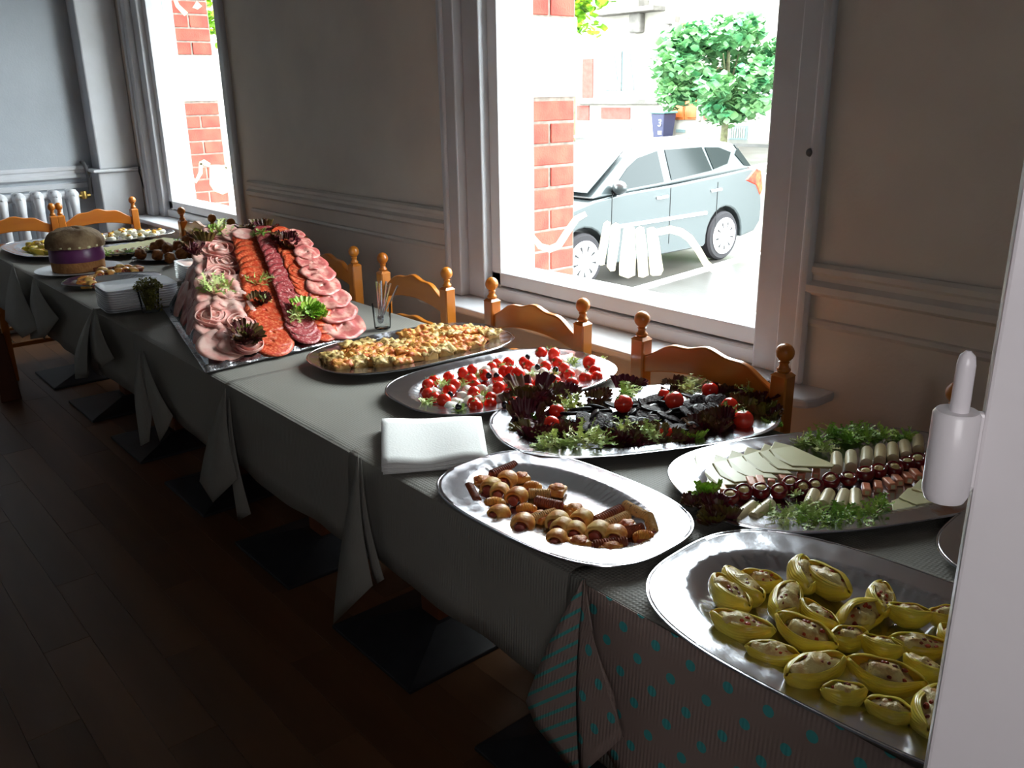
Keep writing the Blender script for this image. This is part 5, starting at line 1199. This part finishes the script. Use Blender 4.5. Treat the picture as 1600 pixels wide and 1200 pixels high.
for k in range(120): z = rn.uniform(.01, .13); rr = .043 + rn.uniform(0, .010); a = rn.uniform(-.6, .6); s = .005; q = Matrix.Translation((rr*math.cos(a), rr*math.sin(a), z)) @ Matrix.Rotation(rn.uniform(0, 6), 4, 'Y'); b.add([(-s, 0, 0), (0, -s, 0), (s, 0, 0), (0, s, 0)], [(0, 1, 2, 3)], q)
b.build('dry_cress', 'moss', t, smooth=0, recalc=False, kind='stuff')
# ================================================================== round bread on plate
p = at(124, 420, .765)
tp = T('round_plate', 'white round plate under the ribboned bread', 'plate', (p.x, p.y, PZ - .001)); MB().lathe([(.11, 0), (.115, .003), (.185, .013), (.187, .0145), (.183, .0150), (.118, .006), (.001, .005)], 56).build('dish', 'plate', tp, smooth=45)
MB().lathe([(.150, .0106), (.153, .0112), (.156, .0116)], 56).build('rim_line', 'darkmetal', tp) if 0 else None
t = T('ribboned_bread', 'round filled rye bread with purple ribbon round its middle', 'bread', (p.x, p.y, PZ + .005))
MB().lathe([(.106, 0), (.113, .004), (.115, .05), (.112, .118), (.09, .122)], 48).build('bread_base', 'crumb', t, smooth=50)
MB().lathe([(.1165, .048), (.1175, .052), (.115, .108), (.113, .110), (.111, .108), (.1135, .050)], 48).build('ribbon', 'ribbon', t, smooth=50)
b = MB()
def cap(u, v):
    a = 2*PI*u; th = v * PI * .5; r = .126*math.cos(th)**.75 * (1 + .03*noise.noise(Vector((math.cos(a)*3, math.sin(a)*3, v*3)))); 
    return (r*math.cos(a), r*math.sin(a), .122 + .075*math.sin(th)**.9 + .006*noise.noise(Vector((math.cos(a)*4*v, math.sin(a)*4, v*4))) + (-.012 if v < .03 else 0))
b.grid(lambda u, v: cap(u, min(v, .985)), 56, 14, closed=True); top = b.build('bread_lid', 'bread', t, smooth=80, recalc=False)
MB().ball((0, 0, .124), (.114, .114, .012), 32, 6, .08, 30).build('filling', 'crumb', t, smooth=80)
b = MB()
for k in range(18): a = k*.35 + .2; b.ball((.112*math.cos(a), .112*math.sin(a), .117), (.018, .014, .009), 8, 6, .4, 60, k)
b.build('salad_filling', 'cheese', t, smooth=80)
# ================================================================== far platters
def sub(px, py, z): q = at(px, py, z); return q
platter('oval_platter', 'foil platter of yellow pasta shells at the far left of the table', -5.08, 1.155, .05, .335, .200)
shp_protos = list(shells[:5])
out = []
for i in range(34):
    k = i / 34; a = i*2.4; rr = .21*math.sqrt(k); x, y = rr*math.cos(a)*1.05, rr*math.sin(a)*.52
    o = copy_tree(shp_protos[i % 5]); s = .85 + .15*rnd.random(); place(o, (-5.06 + x, 1.155 + y, PZ + .003 + (.018 if rr < .12 else 0)), rnd.uniform(-.5, .5), rnd.uniform(-.3, .3), rnd.uniform(0, 6.28), s); tag(o, '', 'pasta shell', 'pasta shells on the far left platter'); out.append(o)
autolabel(out, 'yellow stuffed pasta shell', 3, 'of the far left platter')
platter('oval_platter', 'foil platter of egg appetisers nearest the radiator chairs', -5.20, 1.60, 1.75, .24, .165, z=PZ + .0)
eg = T('stuffed_egg', '', 'egg'); MB().ball((0, 0, .012), (.027, .020, .014), 14, 10).build('egg_white', 'egg', eg, smooth=180); MB().ball((0, 0, .024), (.013, .011, .008), 10, 8, .4, 120).build('yolk_cream', 'yolk', eg, smooth=180); MB().ball((.004, .004, .032), (.005, .003, .003), 6, 4).build('pepper_dice', 'redbit', eg)
out = []
for i in range(22):
    a = i*2.4; rr = .185*math.sqrt(i/22); o = eg if i == 0 else copy_tree(eg); place(o, (-5.20 + rr*math.cos(a)*.62, 1.60 + rr*math.sin(a)*1.02, PZ + .003 + (.02 if rr < .09 else 0)), rnd.uniform(-.3, .3), rnd.uniform(-.3, .3), a, rnd.uniform(.9, 1.2)); tag(o, '', 'egg', 'stuffed eggs on the far platter'); out.append(o)
autolabel(out, 'yellow stuffed egg half', 2, 'of the egg platter')
platter('oval_platter', 'far foil platter of sliced cheese and peppers, behind the bread', -4.74, 1.49, 1.45, .27, .175)
out = []; cs0 = T('cheese_slice', '', 'cheese'); MB().prism([(-.07, -.03), (.07, -.035), (.075, .0), (0, .035), (-.06, .02)], 0, .004).build('cut_face', 'cheese', cs0, smooth=0); MB().tube([(-.07, -.03, .002), (.07, -.035, .002)], .003, 6).build('rind', 'rind', cs0)
for i in range(9): o = cs0 if i == 0 else copy_tree(cs0); place(o, (-4.81 + .006*i, 1.32 + i*.042, PZ + .004 + i*.003), .15, .1, .3, 1); tag(o, '', 'cheese', 'cheese slices on the far platter'); out.append(o)
autolabel(out, 'white cheese slice', 1, 'on the far cheese platter')
out = []
for i in range(11): o = copy_tree(pp0); place(o, (-4.71 + .004*math.sin(i*2), 1.30 + i*.038, PZ + .002), .2, 0, .3, .9); tag(o, '', 'pepper', 'peppers on the far platter'); out.append(o)
autolabel(out, 'round red stuffed pepper', 1, 'on the far cheese platter')
out = []
for i in range(9): o = hp.copy(); COL.objects.link(o); place(o, (-4.65, 1.31 + i*.036, PZ + .0135), 0, PI/2, .2, (.9, .9, .9)); tag(o, '', 'palm heart', 'palm hearts on the far platter'); out.append(o)
autolabel(out, 'white palm heart', 1, 'on the far cheese platter')
for i, (x, y) in enumerate([(-4.62, 1.30), (-4.61, 1.40), (-4.62, 1.52), (-4.74, 1.70), (-4.68, 1.27)]):
    o = copy_tree(GP[('fg'[i % 2], i % 3)]); place(o, (x, y, PZ + .012), 0, 0, i, 1.2); tag(o, '', 'lettuce', 'frisee on the far cheese platter'); out.append(o)
autolabel(out[-5:], 'curly frisee tuft', 1, 'on the far cheese platter')
pc = sub(262, 399, .77)
t = T('dark_oval_tray', 'dark oval tray of breaded croquettes beside the mound', 'tray', (pc.x, pc.y + .02, PZ - .001), 1.1)
MB().lathe([(.12, 0), (.16, .010), (.162, .013), (.156, .012), (.118, .003), (.001, .002)], 44, sx=1.15, sy=.85).build('dish', 'black', t, smooth=45)
cr = MB().ball((0, 0, .026), (.028, .026, .027), 16, 12, .22, 60, 3).build('croquette', 'fried', smooth=180)
for i, (x, y, u) in enumerate([(223, 397, 0), (244, 400, 0), (241, 388, .0), (262, 389, .02), (283, 399, 0), (279, 384, .02), (289, 389, .01), (252, 382, .02), (300, 384, 0), (302, 396, 0), (265, 404, 0), (295, 378, .02)]):
    q = at(x, y, PZ + .025 + u); o = cr if i == 0 else cr.copy()
    if i: COL.objects.link(o)
    place(o, (q.x, q.y, PZ + .002 + u), rnd.uniform(-.4, .4), rnd.uniform(-.4, .4), rnd.uniform(0, 6), rnd.uniform(.95, 1.12)); tag(o, '', 'croquette', 'breaded croquettes on the dark tray'); out = out if i else []; out.append(o)
autolabel(out, 'golden brown breaded croquette', 2, 'on the dark tray')
pc = sub(176, 438, .77)
platter('oval_platter', 'small foil platter of pastries behind the plate stack', pc.x, pc.y, 1.0, .195, .135, rim=.03)
out = []
kc = crop(0, 240, 5)
sel = [o for o in bpy.data.objects if o.get('group') == 'small hot pastries on the oval foil platter' and not o.parent]
for i, (x, y) in enumerate([(650,980),(690,970),(740,960),(640,1010),(670,1030),(700,1000),(780,950),(800,920),(770,900),(830,930),(870,900),(900,930),(940,900),(860,945),(980,920),(1000,890),(1030,900),(1060,910),(1080,890),(930,930),(1040,925),(720,1030),(655,1000)]):
    q = at(*kc(x, y), .77); o = copy_tree(sel[(i*5) % len(sel)]); place(o, (q.x, q.y, PZ + .002), 0, 0, rnd.uniform(0, 6), 1.15); tag(o, '', 'pastry', 'pastries on the small far platter'); out.append(o)
autolabel(out, 'small golden pastry', 2, 'of the small far platter')
out = []
for i, (x, y) in enumerate([(-.44, 1.50), (-.43, 1.54), (-.38, 1.47), (-.37, 1.52), (-.36, 1.57), (-.30, 1.49), (-.30, 1.55)]):
    o = copy_tree(sel[(i*7 + 2) % len(sel)]); place(o, (x, y, PZ + .002), 0, 0, i*1.3, 1.1); tag(o, '', 'pastry', 'pastries on the platter behind the door post'); out.append(o)
autolabel(out, 'golden pastry', 1, 'on the platter behind the door post')
for o in GP.values():                                              # unused prototypes go
    if not o.get('category') or not o.get('label'):
        for c in list(o.children_recursive): bpy.data.objects.remove(c)
        bpy.data.objects.remove(o)
